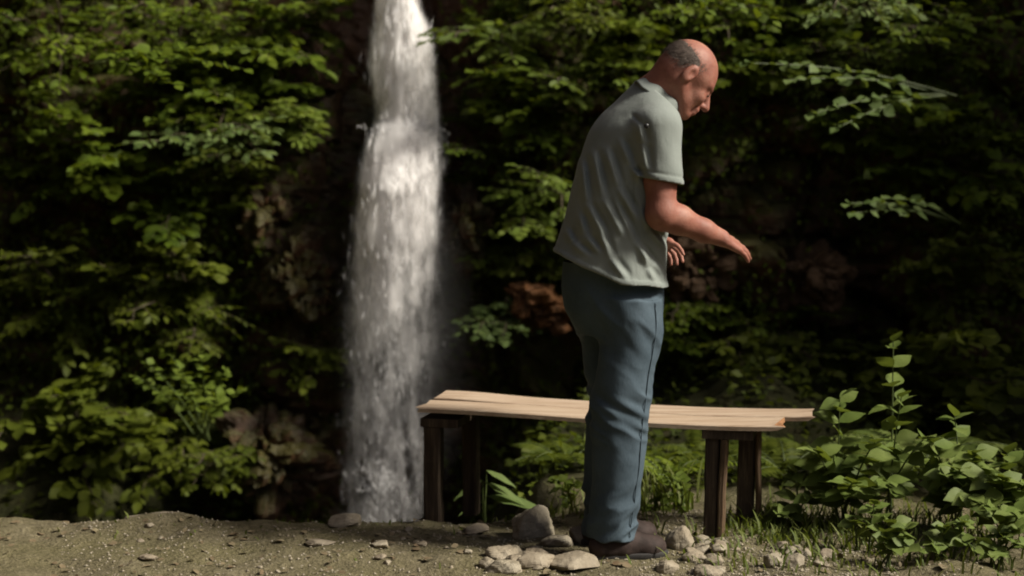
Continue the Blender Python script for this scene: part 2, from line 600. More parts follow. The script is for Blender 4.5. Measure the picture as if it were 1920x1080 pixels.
def cliff_disp(x, y, z):
    wx, wz = x + 0.15 * vnoise(x * 2, y, z * 2, 40), z + 0.12 * vnoise(x * 2, y, z * 2, 41)
    f1, f2, c1 = worley(wx * 1.5, y * 1.5, wz * 2.3, 50)
    g1, g2, c2 = worley(wx * 4.2, y * 4.2, wz * 6.0, 60)
    d = 0.30 * (c1 - 0.35) + 0.10 * (c2 - 0.5)
    d = d - 0.10 * (1 - sstep(0, 0.16, f2 - f1)) - 0.045 * (1 - sstep(0, 0.2, g2 - g1))
    d = d + 0.22 * fbm(x * 0.8, y * 0.8, z * 0.9, 4, 70)
    d = d + 0.02 * fbm(x * 14, y * 14, z * 14, 3, 77)
    # chute behind the water, ledge that throws it out
    ch = np.exp(-((x - XF) / 0.52) ** 4) * (y > 5)
    d = d * (1 - 0.75 * ch) - 0.42 * ch
    d = d + 0.30 * np.exp(-((x - XF) / 0.22) ** 2) * np.exp(-((z - 1.42) / 0.16) ** 2) * (y > 5)
    # added overhang of the unseen upper wall, to shade the cliff below
    d = d + 0.25 * sstep(2.8, 4.4, z) * (y > 5) * (1 - ch)
    d = d + 0.42 * np.exp(-np.abs((x - 1.25) / 0.48) ** 3 - np.abs((z - 0.98) / 0.42) ** 3) * (y > 5)
    d = d + 0.10 * np.exp(-np.abs((x + 1.22) / 0.22) ** 3 - np.abs((z - 0.5) / 0.7) ** 3) * (y > 5)
    # hollow where it is darkest
    d = d - 0.35 * np.exp(-((x - 0.22) / 0.28) ** 2 - ((z - 0.30) / 0.26) ** 2) * (y > 5)
    d = d - 0.30 * np.exp(-((x - 1.95) / 0.35) ** 2 - ((z - 0.55) / 0.5) ** 2) * (y > 5)
    return d


CD = cliff_disp(CX, CY, Zg)
hmax = np.interp(ss, seg, [2.6, 2.6, 3.0, 5.0, 6.5, 7, 7, 7, 7.4, 7.6, 7.6, 7.2, 6.0, 4.5, 3.0, 2.6])[:, None] + 0.4 * vnoise(Sg, 0.3, 0.3, 90)
Zc = np.where(Zg > 2.75, 2.75 + (Zg - 2.75) * (hmax - 2.75) / 5.2, Zg)
CV = np.stack([CX + NRM[:, 0:1] * CD, CY + NRM[:, 1:2] * CD, Zc], -1)
na, nb_ = CV.shape[:2]
ii = (np.arange(na - 1)[:, None] * nb_ + np.arange(nb_ - 1)[None, :]).ravel()
cf = np.stack([ii, ii + 1, ii + nb_ + 1, ii + nb_], 1)
tag(obj("cliff", CV, cf, ROCK, smooth=False), kind="structure")


def cliff_y(x, z):
    i = int(np.argmin(np.abs(P0[:, 0] - x) + 100 * (P0[:, 1] < 7)))
    j = int(np.argmin(np.abs(Zc[i] - z)))
    return float(CV[i, j, 1])


# ------------------------------------------------------------------ waterfall
wt = [(-620, 690, 760), (0, 696, 782), (50, 686, 806), (100, 680, 812), (200, 694, 820), (232, 694, 826), (300, 678, 832), (400, 664, 828), (500, 655, 826), (600, 650, 826), (700, 648, 826), (800, 647, 815), (900, 644, 806), (990, 636, 795), (1130, 625, 800)]
wz = np.array([W(0, r[0], YF)[2] for r in wt])[::-1]
wxl = np.array([W(r[1], r[0], YF)[0] for r in wt])[::-1]
wxr = np.array([W(r[2], r[0], YF)[0] for r in wt])[::-1]
LEDGE_Z = W(0, 232, YF)[2]


def fall_y(z):
    below = np.clip(LEDGE_Z - z, 0, 5)
    return np.where(z > LEDGE_Z, 0.20 + 0.02 * (z - LEDGE_Z), 0.20 - 0.32 * np.sqrt(np.clip(below / 0.35, 0, 1)) + 0.0 * below)


sv, sf, sd_, sseed, off = [], [], [], [], 0
NU, NV = 41, 190
for k in range(6):
    zz = np.linspace(4.0, -0.9, NV)
    uu = np.linspace(-1, 1, NU)
    U, Z = np.meshgrid(uu, zz)
    xl, xr = np.interp(Z, wz, wxl), np.interp(Z, wz, wxr)
    wide = 1.05 + 0.035 * k
    hw = (xr - xl) / 2 * wide
    cx = (xl + xr) / 2
    X = cx + U * hw + 0.012 * fbm(U * 2, Z * 3, k, 3, 100 + k)
    Y = YF + fall_y(Z) - 0.10 * (1 - U ** 2) + 0.05 * (k - 2) + 0.045 * fbm(X * 9, Z * 2.2, k * 3.1, 4, 120 + k)
    edge = 1 - np.abs(U) ** 3
    edge = edge * sstep(0, 0.35, 1 - np.abs(U))
    dv = np.interp(Z + 0.07 * fbm(X * 11, Z * 2.0, 0.3, 3, 160 + k) + 0.04 * np.abs(U), [-0.9, -0.4, 0.2, 0.7, 1.0, 1.35, LEDGE_Z, LEDGE_Z + 0.06, 2.2, 4], [0.28, 0.20, 0.22, 0.36, 0.64, 1.0, 1.30, 0.80, 0.90, 0.9])
    left_heavy = 1 + 0.25 * np.exp(-((U + 0.35) / 0.4) ** 2) * (Z < LEDGE_Z)
    sv.append(np.stack([X, Y, Z], -1).reshape(-1, 3))
    sd_.append((edge * dv * left_heavy).ravel())
    sseed.append(np.full(X.size, 3.7 * k))
    i2 = (np.arange(NV - 1)[:, None] * NU + np.arange(NU - 1)[None, :]).ravel()
    sf.append(np.stack([i2, i2 + 1, i2 + NU + 1, i2 + NU], 1) + off)
    off += X.size
fall = obj("waterfall", np.concatenate(sv), np.concatenate(sf), WATER, attrs={"dens": np.concatenate(sd_), "seed": np.concatenate(sseed)})
tag(fall, "tall narrow white waterfall pouring over a ledge down the dark cliff", "waterfall", kind="structure")

# strands and drops of the falling water: little spindles
N = 3600
z = rng.uniform(-0.9, 3.2, N)
kind_edge = rng.random(N) < 0.03
u = np.where(kind_edge, rng.choice([-1, 1], N) * rng.uniform(0.85, 1.18, N), np.clip(rng.normal(0, 0.45, N), -1, 1))
clump = fbm(u * 2.5, z * 5, 0.0, 3, 140)
keep = clump > rng.uniform(-0.35, 0.25, N)
z, u = z[keep], u[keep]
N = len(z)
xl, xr = np.interp(z, wz, wxl), np.interp(z, wz, wxr)
x = (xl + xr) / 2 + u * (xr - xl) / 2
y = YF + fall_y(z) - 0.10 * (1 - np.clip(u, -1, 1) ** 2) + rng.uniform(-0.16, 0.10, N)
L = rng.uniform(0.008, 0.05, N) * (1 + 0.8 * (z > 0.8))
r = rng.uniform(0.001, 0.003, N) * np.where(np.abs(u) > 0.9, 0.5, 1) * np.where(z < 0.9, 0.7, 1)
tx = rng.normal(0, 0.12, N)
for cpx, cpy, m_, sx_, sz_ in ((715, 880, 420, 0.045, 0.05), (700, 985, 300, 0.12, 0.05), (758, 240, 300, 0.08, 0.02)):
    c_ = W(cpx, cpy, YF)
    x = np.concatenate([x, c_[0] + rng.normal(0, sx_, m_)])
    zn = c_[2] + rng.normal(0, sz_, m_)
    z = np.concatenate([z, zn])
    y = np.concatenate([y, YF + fall_y(zn) - 0.10 + rng.uniform(-0.10, 0.0, m_)])
    L = np.concatenate([L, rng.uniform(0.004, 0.018, m_)])
    r = np.concatenate([r, rng.uniform(0.002, 0.005, m_)])
    tx = np.concatenate([tx, rng.normal(0, 0.9, m_)])
N = len(x)
tmpl = np.array([(0, 0, 1), (1, 0, .1), (-.5, .87, .1), (-.5, -.87, .1), (0, 0, -1)])
tf = np.array([(0, 1, 2), (0, 2, 3), (0, 3, 1), (4, 2, 1), (4, 3, 2), (4, 1, 3)])
V = np.stack([x[:, None] + tmpl[None, :, 0] * r[:, None] + tmpl[None, :, 2] * (L * tx)[:, None], y[:, None] + tmpl[None, :, 1] * r[:, None], z[:, None] + tmpl[None, :, 2] * L[:, None]], -1)
sp = obj("spray", V.reshape(-1, 3), (tf[None] + 5 * np.arange(N)[:, None, None]).reshape(-1, 3), SPRAY)
tag(sp, "white drops and strands of water falling with the waterfall", "spray", kind="stuff")

# faint mist beside and below the fall
mm, nt, out = new_mat("mist")
pvn = nt.nodes.new("ShaderNodeVolumePrincipled")
pvn.inputs["Color"].default_value = (0.95, 0.95, 0.95, 1)
mt_ = nt.nodes.new("ShaderNodeTexCoord")
mg_ = nt.nodes.new("ShaderNodeVectorMath")
mg_.operation = 'LENGTH'
msc = nt.nodes.new("ShaderNodeVectorMath")
msc.operation = 'DIVIDE'
msc.inputs[1].default_value = (0.44, 0.30, 1.05)
nt.links.new(mt_.outputs["Object"], msc.inputs[0])
nt.links.new(msc.outputs[0], mg_.inputs[0])
mrr = nt.nodes.new("ShaderNodeMapRange")
mrr.interpolation_type = 'SMOOTHSTEP'
mrr.inputs[1].default_value, mrr.inputs[2].default_value = 0.0, 0.95
mrr.inputs[3].default_value, mrr.inputs[4].default_value = 0.6, 0.0
nt.links.new(mg_.outputs["Value"], mrr.inputs[0])
nt.links.new(mrr.outputs[0], pvn.inputs["Density"])
pvn.inputs["Anisotropy"].default_value = 0.2
nt.links.new(pvn.outputs[0], out.inputs["Volume"])


def ellipsoid(c, r, nu=24, nv=14):
    a = np.linspace(0, 2 * np.pi, nu, endpoint=False)
    b = np.linspace(-np.pi / 2, np.pi / 2, nv)
    v = np.stack([np.cos(b)[:, None] * np.cos(a) * r[0] + c[0], np.cos(b)[:, None] * np.sin(a) * r[1] + c[1], np.sin(b)[:, None] * np.ones(nu) * r[2] + c[2]], -1).reshape(-1, 3)
    f = [(i * nu + j, i * nu + (j + 1) % nu, (i + 1) * nu + (j + 1) % nu, (i + 1) * nu + j) for i in range(nv - 1) for j in range(nu)]
    return v, np.array(f)


v, f = ellipsoid(W(765, 640, 7.95), (0.44, 0.30, 1.05))
tag(obj("mist", v, f, mm, loc=W(765, 640, 7.95)), "faint white mist drifting beside the waterfall", "mist", kind="stuff")


# ------------------------------------------------------------------ stones
def rock(c, size, seed, rough=0.28, crag=0.0):
    """angular stone: a ball cut by random planes, then roughened; crag adds cracked blocks"""
    R = np.random.default_rng(3000 + seed)
    big = crag > 0
    v, f = ellipsoid((0, 0, 0), (1, 1, 1), 72 if big else 34, 44 if big else 20)
    nrm_ = norm(R.normal(size=(13, 3)))
    h_ = R.uniform(0.62, 1.0, 13)
    dots = np.maximum(v @ nrm_.T, 1e-3)
    rr_ = np.minimum(h_[None] / dots, 3)
    k_ = np.minimum(-np.log(np.exp(-26 * rr_).sum(1) + 1e-20) / 26, 1.15)
    k_ = k_ + rough * 0.40 * fbm(v[:, 0] * 2.6 + seed, v[:, 1] * 2.6, v[:, 2] * 2.6, 5, 210 + seed)
    v = v * k_[:, None] * np.array(size)[None] * 1.12 + np.array(c)[None]
    if big:
        f1, f2, cid = worley(v[:, 0] * 7, v[:, 1] * 7, v[:, 2] * 10, 230 + seed)
        g = crag * (0.10 * (cid - 0.5) - 0.05 * (1 - sstep(0, 0.22, f2 - f1)))
        v = v + norm(v - np.array(c)[None]) * g[:, None]
    return v, f


stone_list = [  # px, py of the base, width px, height px, label
    (1002, 1016, 84, 52, "squarish reddish-tan block of stone beside the man's heel under the bench"),
    (1070, 1078, 92, 30, "broad flat pale stone in front of the man's heel"),
    (1000, 1078, 84, 26, "flat pale slab of stone half sunk in the path"),
    (1276, 1050, 46, 46, "upright rounded pale stone at the toe of the brown shoe"),
    (1252, 1086, 46, 26, "pale stone just below the sole of the brown shoe"),
    (1088, 1030, 44, 28, "olive-tan stone tucked against the man's heel"),
    (1452, 1076, 38, 30, "light round stone in the rubble in front of the leafy plant"),
    (1492, 1084, 34, 26, "small brown stone in the rubble beside the light round stone"),
    (290, 980, 96, 22, "long pale stone on the path's edge left of the waterfall"),
    (278, 1064, 30, 12, "small light stone lying alone on the left of the path"),
    (602, 1040, 46, 12, "thin flat stone on the path below the dark rock"),
    (712, 1050, 36, 12, "thin flat stone on the path below the waterfall"),
    (650, 996, 60, 20, "low tan stone on the brink below the waterfall"),
    (890, 1006, 50, 18, "low tan stone on the path between the bench's left legs and the man"),
]
for i, (px, py, w, h, lab) in enumerate(stone_list):
    d = FPX * CAM_H / (py - 310)
    c = W(px, py, d)
    sw, sh = w * d / FPX / 2, h * d / FPX / 2
    c[2] = ground_z(c[0], d + sw * 0.4) + sh * 0.72
    c[1] += sw * 0.6
    v, f = rock(c, (sw * 1.05, sw * 0.8, sh * 1.15), i + 1)
    tag(obj("stone", v, f, STONE, loc=c, smooth=False), lab, "stone")
for i in range(16):
    px, py = rnd.uniform(930, 1330), rnd.uniform(1030, 1085)
    if 1085 < px < 1275:
        px = px - 170 if px < 1180 else px + 110
    d = FPX * CAM_H / (py - 310)
    sz = rnd.uniform(0.016, 0.038)
    x = (px - 960) * d / FPX
    c = np.array((x, d, float(ground_z(x, d)) + sz * 0.25))
    v, f = rock(c, (sz * 1.3, sz, sz * 0.8), 140 + i, rough=0.5)
    tag(obj("stone", v, f, STONE, loc=c, smooth=False), "broken angular stone half sunk in the earth around the man's feet", "stone", "broken stones around the man's feet")
for i in range(46):
    right = i < 26
    px = rnd.uniform(1290, 1560) if right else rnd.uniform(250, 1100)
    py = rnd.uniform(1030, 1085) if right else rnd.uniform(1000, 1085)
    d = FPX * CAM_H / (py - 310)
    s = rnd.uniform(0.010, 0.026) if right else rnd.uniform(0.006, 0.015)
    x = W(px, py, d)[0]
    c = np.array((x, d, float(ground_z(x, d)) + s * 0.3))
    v, f = rock(c, (s * 1.2, s, s * 0.75), 40 + i)
    o = obj("small_stone", v, f, STONE, loc=c)
    if right:
        tag(o, "small brownish stone in the rubble at the foot of the bench's right legs", "stone", "rubble stones by the bench's right legs")
    else:
        tag(o, "small pebble lying on the bare earth path", "stone", "pebbles on the earth path")
# gravel: too fine to count
N = 5000
px = np.where(rng.random(N) < 0.5, rng.uniform(1200, 1700, N), rng.uniform(100, 1900, N))
dd = rng.uniform(4.75, 5.75, N)
x = (px - 960) * dd / FPX
s = rng.uniform(0.0015, 0.007, N)
z = ground_z(x, dd) + s * 0.3
rr = rng.uniform(0.6, 1.3, (N, 6))
oct_ = np.array([(1, 0, 0), (-1, 0, 0), (0, 1, 0), (0, -1, 0), (0, 0, .7), (0, 0, -.7)])
V = oct_[None] * (s[:, None] * rr)[:, :, None] + np.stack([x, dd, z], -1)[:, None, :]
of = np.array([(0, 2, 4), (2, 1, 4), (1, 3, 4), (3, 0, 4), (2, 0, 5), (1, 2, 5), (3, 1, 5), (0, 3, 5)])
tag(obj("gravel", V.reshape(-1, 3), (of[None] + 6 * np.arange(N)[:, None, None]).reshape(-1, 3), STONE, smooth=False), "fine tan gravel strewn over the earth path", "gravel", kind="stuff")

# dead leaves and twigs on the path
N = 420
dd = rng.uniform(4.8, 5.75, N)
x = rng.uniform(-1.9, 1.9, N)
pos = np.stack([x, dd, ground_z(x, dd) + 0.006], -1)
LITTER = simple("dead_leaf", lambda b: b.bsdf(b.ramp(b.noise(b.coords(), 12, 3), [(0.3, (0.09, 0.055, 0.025)), (0.6, (0.14, 0.11, 0.06)), (0.8, (0.2, 0.18, 0.10))]), 0.8))
LITTER_ARGS = (pos, rng.normal(0, 1, (N, 3)) * np.array([1, 1, 0.15]), np.array([0, 0, 1.0]) + rng.normal(0, 0.3, (N, 3)), rng.uniform(0.012, 0.04, N), rng.uniform(0.7, 1.2, N), rng.uniform(0, 1, N))

for k, (px, py, Y, sx, sz, lab) in enumerate([
        (1012, 572, 8.05, 0.15, 0.13, "rusty orange-brown rock behind the man's hip"),
        (1300, 505, 8.10, 0.17, 0.16, "tan rock bulging from the cliff below the man's outstretched hand"),
        (1505, 520, 8.15, 0.19, 0.17, "pale tan rock on the cliff above the bench's right end"),
        (560, 520, 8.25, 0.16, 0.26, "dark upright rock left of the waterfall's middle"),
        (500, 850, 8.05, 0.26, 0.28, "dark brown boulder at the cliff's foot left of the waterfall"),
        (500, 400, 8.3, 0.14, 0.16, "reddish dark rock among leaves left of the waterfall"),
        (880, 430, 8.3, 0.13, 0.28, "dark brown rock rib right of the waterfall")]):
    c = W(px, py, Y + 0.16)
    v, f = rock(c, (sx, 0.24, sz), 90 + k, rough=0.8, crag=1.0)
    tag(obj("boulder", v, f, ROCK if k not in (0, 1, 2) else simple("tan_rock" + str(k), lambda b, k=k: (lambda n: b.bsdf(b.ramp(n, [(0.3, (0.05, 0.028, 0.013)), (0.55, ((0.20, 0.085, 0.03) if k == 0 else (0.095, 0.056, 0.030))), (0.8, (0.18, 0.11, 0.06))]), 0.75, b.bump(n, 0.9, 0.03), 0.3))(b.noise(b.coords(), 8, 6, 0.65))), loc=c, smooth=False), lab, "rock")

# ------------------------------------------------------------------ leaves
LT = np.array([(0, 0, 0), (.18, .26, .03), (.18, -.26, .03), (.18, 0, -.01), (.55, .36, .05), (.55, -.36, .05), (.55, 0, 0), (.82, .2, .0), (.82, -.2, .0), (.82, 0, -.03), (1, 0, -.1)])
LF = np.array([(0, 3, 1), (0, 2, 3), (1, 3, 6), (1, 6, 4), (3, 2, 5), (3, 5, 6), (4, 6, 9), (4, 9, 7), (6, 5, 8), (6, 8, 9), (7, 9, 10), (9, 8, 10)])
LT_S = np.array([(0, 0, 0), (.5, .30, .05), (.5, -.30, .05), (.5, 0, 0), (1, 0, -.1)])
LF_S = np.array([(0, 3, 1), (0, 2, 3), (1, 3, 4), (3, 2, 4)])


def leaf_arrays(pos, dirs, nrm, size, width, tint, tm=LT, tfc=LF):
    pos, dirs, nrm = np.asarray(pos, float), norm(np.asarray(dirs, float)), np.asarray(nrm, float)
    side = norm(np.cross(nrm, dirs))
    up = np.cross(dirs, side)
    size, width = np.asarray(size, float)[:, None, None], np.asarray(width, float)[:, None, None]
    V = pos[:, None] + size * (tm[None, :, 0:1] * dirs[:, None] + width * tm[None, :, 1:2] * side[:, None] + tm[None, :, 2:3] * up[:, None])
    n = len(pos)
    F = (tfc[None] + len(tm) * np.arange(n)[:, None, None]).reshape(-1, 3)
    return V.reshape(-1, 3), F, np.repeat(np.asarray(tint, float), len(tm))


v, f, t = leaf_arrays(*LITTER_ARGS)
tag(obj("leaf_litter", v, f, LITTER, attrs={"tint": t}), "brown dead leaves strewn over the earth path", "leaf litter", kind="stuff")


def branch_shape(root, tip, arch, R, leaf, wid, bright, tw=9, per=7, jitter=1.0):
    """main stem with side twigs laid out in a flattish spray; returns stem tube + leaf arrays"""
    n = 9
    t = np.linspace(0, 1, n)[:, None]
    root, tip = np.asarray(root), np.asarray(tip)
    pts = root + (tip - root) * t + np.array([0, 0, 1.0]) * arch * (4 * t * (1 - t)) * 0.5
    pts = pts + 0.015 * R.normal(size=(n, 3)) * t
    Lm = np.linalg.norm(tip - root)
    parts = [tube(pts, np.linspace(0.0075, 0.002, n) * (0.6 + Lm), 4)]
    ax = norm(tip - root)
    sidev = norm(np.cross(ax, np.array([0, 0, 1.0])) + 0.25 * R.normal(size=3))
    lp, ld, ln, ls, lt = [], [], [], [], []
    for i in range(tw):
        tt = 0.22 + 0.78 * (i + R.uniform(0, 0.8)) / tw
        tt = min(tt, 1.0)
        p = np.array([np.interp(tt, t[:, 0], pts[:, k]) for k in range(3)])
        sgn = 1 if i % 2 else -1
        tl = Lm * R.uniform(0.25, 0.45) * (1.15 - 0.65 * tt)
        d = norm(ax * R.uniform(0.45, 0.9) + sidev * sgn * R.uniform(0.5, 1.0) + np.array([0, 0, R.uniform(-0.25, 0.2)]) * jitter)
        if i == tw - 1:
            d = ax
        q = np.linspace(0, 1, 4)[:, None]
        tp = p + d * tl * q + np.array([0, 0, -1.0]) * 0.22 * tl * q ** 2
        parts.append(tube(tp, np.linspace(0.0025, 0.001, 4), 3))
        m = max(4, int(per * (0.6 + tl / (Lm * 0.4))))
        s2 = norm(np.cross(d, np.array([0, 0, 1.0])))
        for j in range(m):
            a = (j + 0.6) / m
            bp = p + d * tl * a + np.array([0, 0, -1.0]) * 0.22 * tl * a * a
            sg = 1 if j % 2 else -1
            dd_ = d * R.uniform(0.35, 0.9) + s2 * sg * R.uniform(0.5, 1.0) + np.array([0, 0, -1.0]) * R.uniform(0.0, 0.55)
            if j == m - 1:
                dd_ = d + np.array([0, 0, -0.3])
            lp.append(bp)
            ld.append(dd_)
            ln.append(np.array([0, -0.25, 1.0]) + 0.42 * jitter * R.normal(size=3))
            ls.append(leaf * R.uniform(0.6, 1.2))
            lt.append(bright + R.uniform(-0.25, 0.25))
    wids = np.full(len(lp), wid) * R.uniform(0.85, 1.15, len(lp))
    return merge(parts), leaf_arrays(lp, ld, ln, ls, wids, lt)


SHRUBS = []


def shrub(cx, cy, rx, ry, Y, n, leaf, mat, bright, label, group=None, name="shrub", seed=0, wid=0.9, fwd=(0.2, 0.75), tw=9, per=7):
    R = np.random.default_rng(1000 + seed)
    c = W(cx, cy, Y)
    k = Y / FPX
    ry_ = cliff_y(c[0], c[2])
    root = np.array((c[0] + R.uniform(-0.3, 0.3) * rx * k, min(max(ry_ - 0.02, Y + 0.05), Y + 0.7), c[2] - 0.25 * ry * k))
    e = thing(name, label, "shrub" if name == "shrub" else name.split("_")[-1], root, group)
    for i in range(n):
        a = 2 * math.pi * (i + R.uniform(0, 0.9)) / n
        rr = math.sqrt(R.uniform(0.25, 1.0))
        tip = np.array((c[0] + math.cos(a) * rr * rx * k, root[1] - R.uniform(*fwd), c[2] + math.sin(a) * rr * ry * k))
        st, lv = branch_shape(root, tip, R.uniform(0.05, 0.25), R, leaf, wid, bright, tw, per)
        b_ = obj("branch", st[0], st[1], STEM, e)
        tag(obj("foliage", lv[0], lv[1], mat, b_, attrs={"tint": lv[2]}), kind="stuff")
    return e


GL = "shrubs on the cliff left of the waterfall"
GC = "shrubs on the cliff between the waterfall and the man"
GR = "shrubs on the cliff right of the man"
LL = "green leafy shrub clinging to the cliff left of the waterfall"
LC = "green leafy shrub on the cliff between the waterfall and the man"
LR = "green leafy shrub on the cliff to the right of the man"
SP = [
    # left of the fall
    (60, 60, 170, 110, 7.9, 10, .085, LEAF, .45, "large green shrub high on the cliff farthest left from the waterfall", None),
    (90, 300, 170, 120, 7.8, 10, .085, LEAF, .38, "spreading green shrub below the highest shrub at the cliff's far left", None),
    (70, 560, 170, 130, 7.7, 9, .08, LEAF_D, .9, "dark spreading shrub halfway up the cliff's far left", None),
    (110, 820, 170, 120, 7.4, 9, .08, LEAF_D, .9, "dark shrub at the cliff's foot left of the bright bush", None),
    (320, 50, 150, 70, 7.8, 10, .08, LEAF, .5, "green layered shrub above the long sideways branch left of the waterfall", None),
    (490, 60, 110, 70, 7.9, 7, .075, LEAF, .4, "green shrub level with the waterfall's top, nearest it on the left", None),
    (280, 170, 130, 70, 7.8, 8, .08, LEAF, .5, "green shrub just under the long sideways branch left of the waterfall", None),
    (450, 140, 130, 55, 8.0, 7, .075, LEAF, .38, "green shrub behind the tip of the long sideways branch", None),
    (380, 215, 120, 45, 7.9, 6, .075, LEAF, .4, "thin green shrub just above the pale spray left of the waterfall", None),
    (520, 230, 80, 45, 7.9, 8, .075, LEAF_Y, .55, "yellow-green leafy clump at the edge of the rock left of the waterfall's ledge", None),
    (375, 275, 140, 40, 7.6, 7, .075, LEAF_P, .4, "pale green spray of leaves jutting from the dark shrubs left of the waterfall", None),
    (290, 390, 120, 80, 7.9, 8, .07, LEAF, .25, "dull green shrub below the pale spray left of the waterfall", None),
    (440, 350, 100, 70, 8.0, 6, .07, LEAF_D, .9, "dark shrub between the pale spray and the reddish rock", None),
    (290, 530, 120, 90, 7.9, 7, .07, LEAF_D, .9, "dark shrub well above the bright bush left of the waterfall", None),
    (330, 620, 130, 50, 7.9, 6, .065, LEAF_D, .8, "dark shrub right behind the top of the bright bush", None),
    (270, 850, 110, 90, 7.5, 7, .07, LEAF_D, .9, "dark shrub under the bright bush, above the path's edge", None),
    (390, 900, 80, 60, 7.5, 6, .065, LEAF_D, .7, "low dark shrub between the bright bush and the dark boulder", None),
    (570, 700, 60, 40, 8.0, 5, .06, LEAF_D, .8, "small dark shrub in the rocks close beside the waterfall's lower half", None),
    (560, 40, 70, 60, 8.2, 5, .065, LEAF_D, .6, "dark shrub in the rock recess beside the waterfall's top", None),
    # between fall and man
    (930, 60, 90, 60, 8.0, 8, .07, LEAF_Y, .2, "olive-green shrub level with the waterfall's top, right of it", None),
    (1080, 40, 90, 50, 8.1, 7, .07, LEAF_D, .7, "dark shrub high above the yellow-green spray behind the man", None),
    (960, 180, 90, 60, 7.9, 8, .065, LEAF, .5, "green shrub level with the waterfall's ledge, right of it", None),
    (1100, 150, 110, 40, 7.8, 8, .065, LEAF_Y, .45, "yellow-green spray of leaves reaching towards the man's back", None),
    (1180, 85, 60, 40, 7.8, 7, .065, LEAF, .6, "small fresh green shrub just behind the back of the man's head", None),
    (930, 300, 80, 60, 8.1, 6, .065, LEAF, .25, "dull green shrub above the dark rock rib beside the waterfall", None),
    (1020, 240, 70, 50, 8.0, 7, .065, LEAF, .45, "green shrub close behind the man's shoulder blades", None),
    (1010, 395, 75, 55, 7.8, 9, .065, LEAF_Y, .4, "bright green bushy clump behind the man's lower back", None),
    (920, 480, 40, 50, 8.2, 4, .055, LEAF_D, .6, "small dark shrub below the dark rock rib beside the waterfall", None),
    (925, 625, 45, 25, 7.7, 5, .055, LEAF_P, .35, "little pale-leaved shrub above the bench beside the waterfall", None),
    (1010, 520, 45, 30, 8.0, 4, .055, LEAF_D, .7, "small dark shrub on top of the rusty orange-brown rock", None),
    # right of the man
    (1370, 30, 120, 50, 7.9, 9, .07, LEAF, .5, "green shrub high above and in front of the man's forehead", None),
    (1520, 50, 110, 50, 7.9, 8, .07, LEAF, .4, "green shrub behind the upper end of the bright pale-green spray", None),
    (1630, 15, 90, 30, 7.2, 8, .065, LEAF_P, .6, "bright pale-green spray of leaves at the top of the cliff's right side", None),
    (1430, 130, 100, 45, 7.7, 8, .065, LEAF, .55, "green shrub behind the tip of the pale drooping branch", None),
    (1590, 120, 110, 60, 7.9, 8, .07, LEAF_Y, .2, "olive-green shrub behind the middle of the pale drooping branch", None),
    (1650, 220, 90, 60, 7.8, 7, .07, LEAF, .45, "green shrub below the base of the pale drooping branch", None),
    (1330, 610, 90, 50, 7.9, 8, .06, LEAF, .3, "green shrub on the cliff's foot just in front of the man's thigh", None),
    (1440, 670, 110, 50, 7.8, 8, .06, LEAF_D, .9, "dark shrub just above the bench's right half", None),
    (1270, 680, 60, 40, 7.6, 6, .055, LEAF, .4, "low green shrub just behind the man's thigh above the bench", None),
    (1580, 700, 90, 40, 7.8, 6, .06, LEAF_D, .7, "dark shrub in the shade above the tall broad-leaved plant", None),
    (1790, 70, 150, 100, 7.7, 10, .085, LEAF, .4, "large green shrub high on the cliff's far right, beyond the pale drooping branch", None),
    (1800, 290, 150, 110, 7.7, 10, .085, LEAF, .35, "large green shrub over the short pale branch at the cliff's far right", None),
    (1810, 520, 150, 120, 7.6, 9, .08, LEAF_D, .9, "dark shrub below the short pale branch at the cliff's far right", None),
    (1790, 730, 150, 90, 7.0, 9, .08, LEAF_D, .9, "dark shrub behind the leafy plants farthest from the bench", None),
]
for i, (cx, cy, rx, ry, Y, n, lf, mt, br, lab, grp) in enumerate(SP):
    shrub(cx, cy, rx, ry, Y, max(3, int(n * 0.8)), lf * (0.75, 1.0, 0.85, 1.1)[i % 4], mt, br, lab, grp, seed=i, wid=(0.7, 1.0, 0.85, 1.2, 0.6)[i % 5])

# ivy and small leaves that cover the cliff: nobody could count them
CN = np.stack([np.broadcast_to(NRM[:, 0:1], Zg.shape), np.broadcast_to(NRM[:, 1:2], Zg.shape), np.zeros(Zg.shape)], -1)
vis = (CV[..., 1] > 7) & (np.abs(CV[..., 0]) < 3.6) & (CV[..., 2] > -0.9) & (CV[..., 2] < 3.6)
vi, vj = np.nonzero(vis)
PXc = 960 + CV[vi, vj, 0] * FPX / CV[vi, vj, 1]
PYc = 310 - (CV[vi, vj, 2] - CAM_H) * FPX / CV[vi, vj, 1]
den = 0.62 + 0.9 * fbm(CV[vi, vj, 0] * 1.7, CV[vi, vj, 1], CV[vi, vj, 2] * 1.7, 3, 300)


def blob(cx, cy, rx, ry, p=4):
    return np.exp(-(np.abs((PXc - cx) / rx) ** p + np.abs((PYc - cy) / ry) ** p))


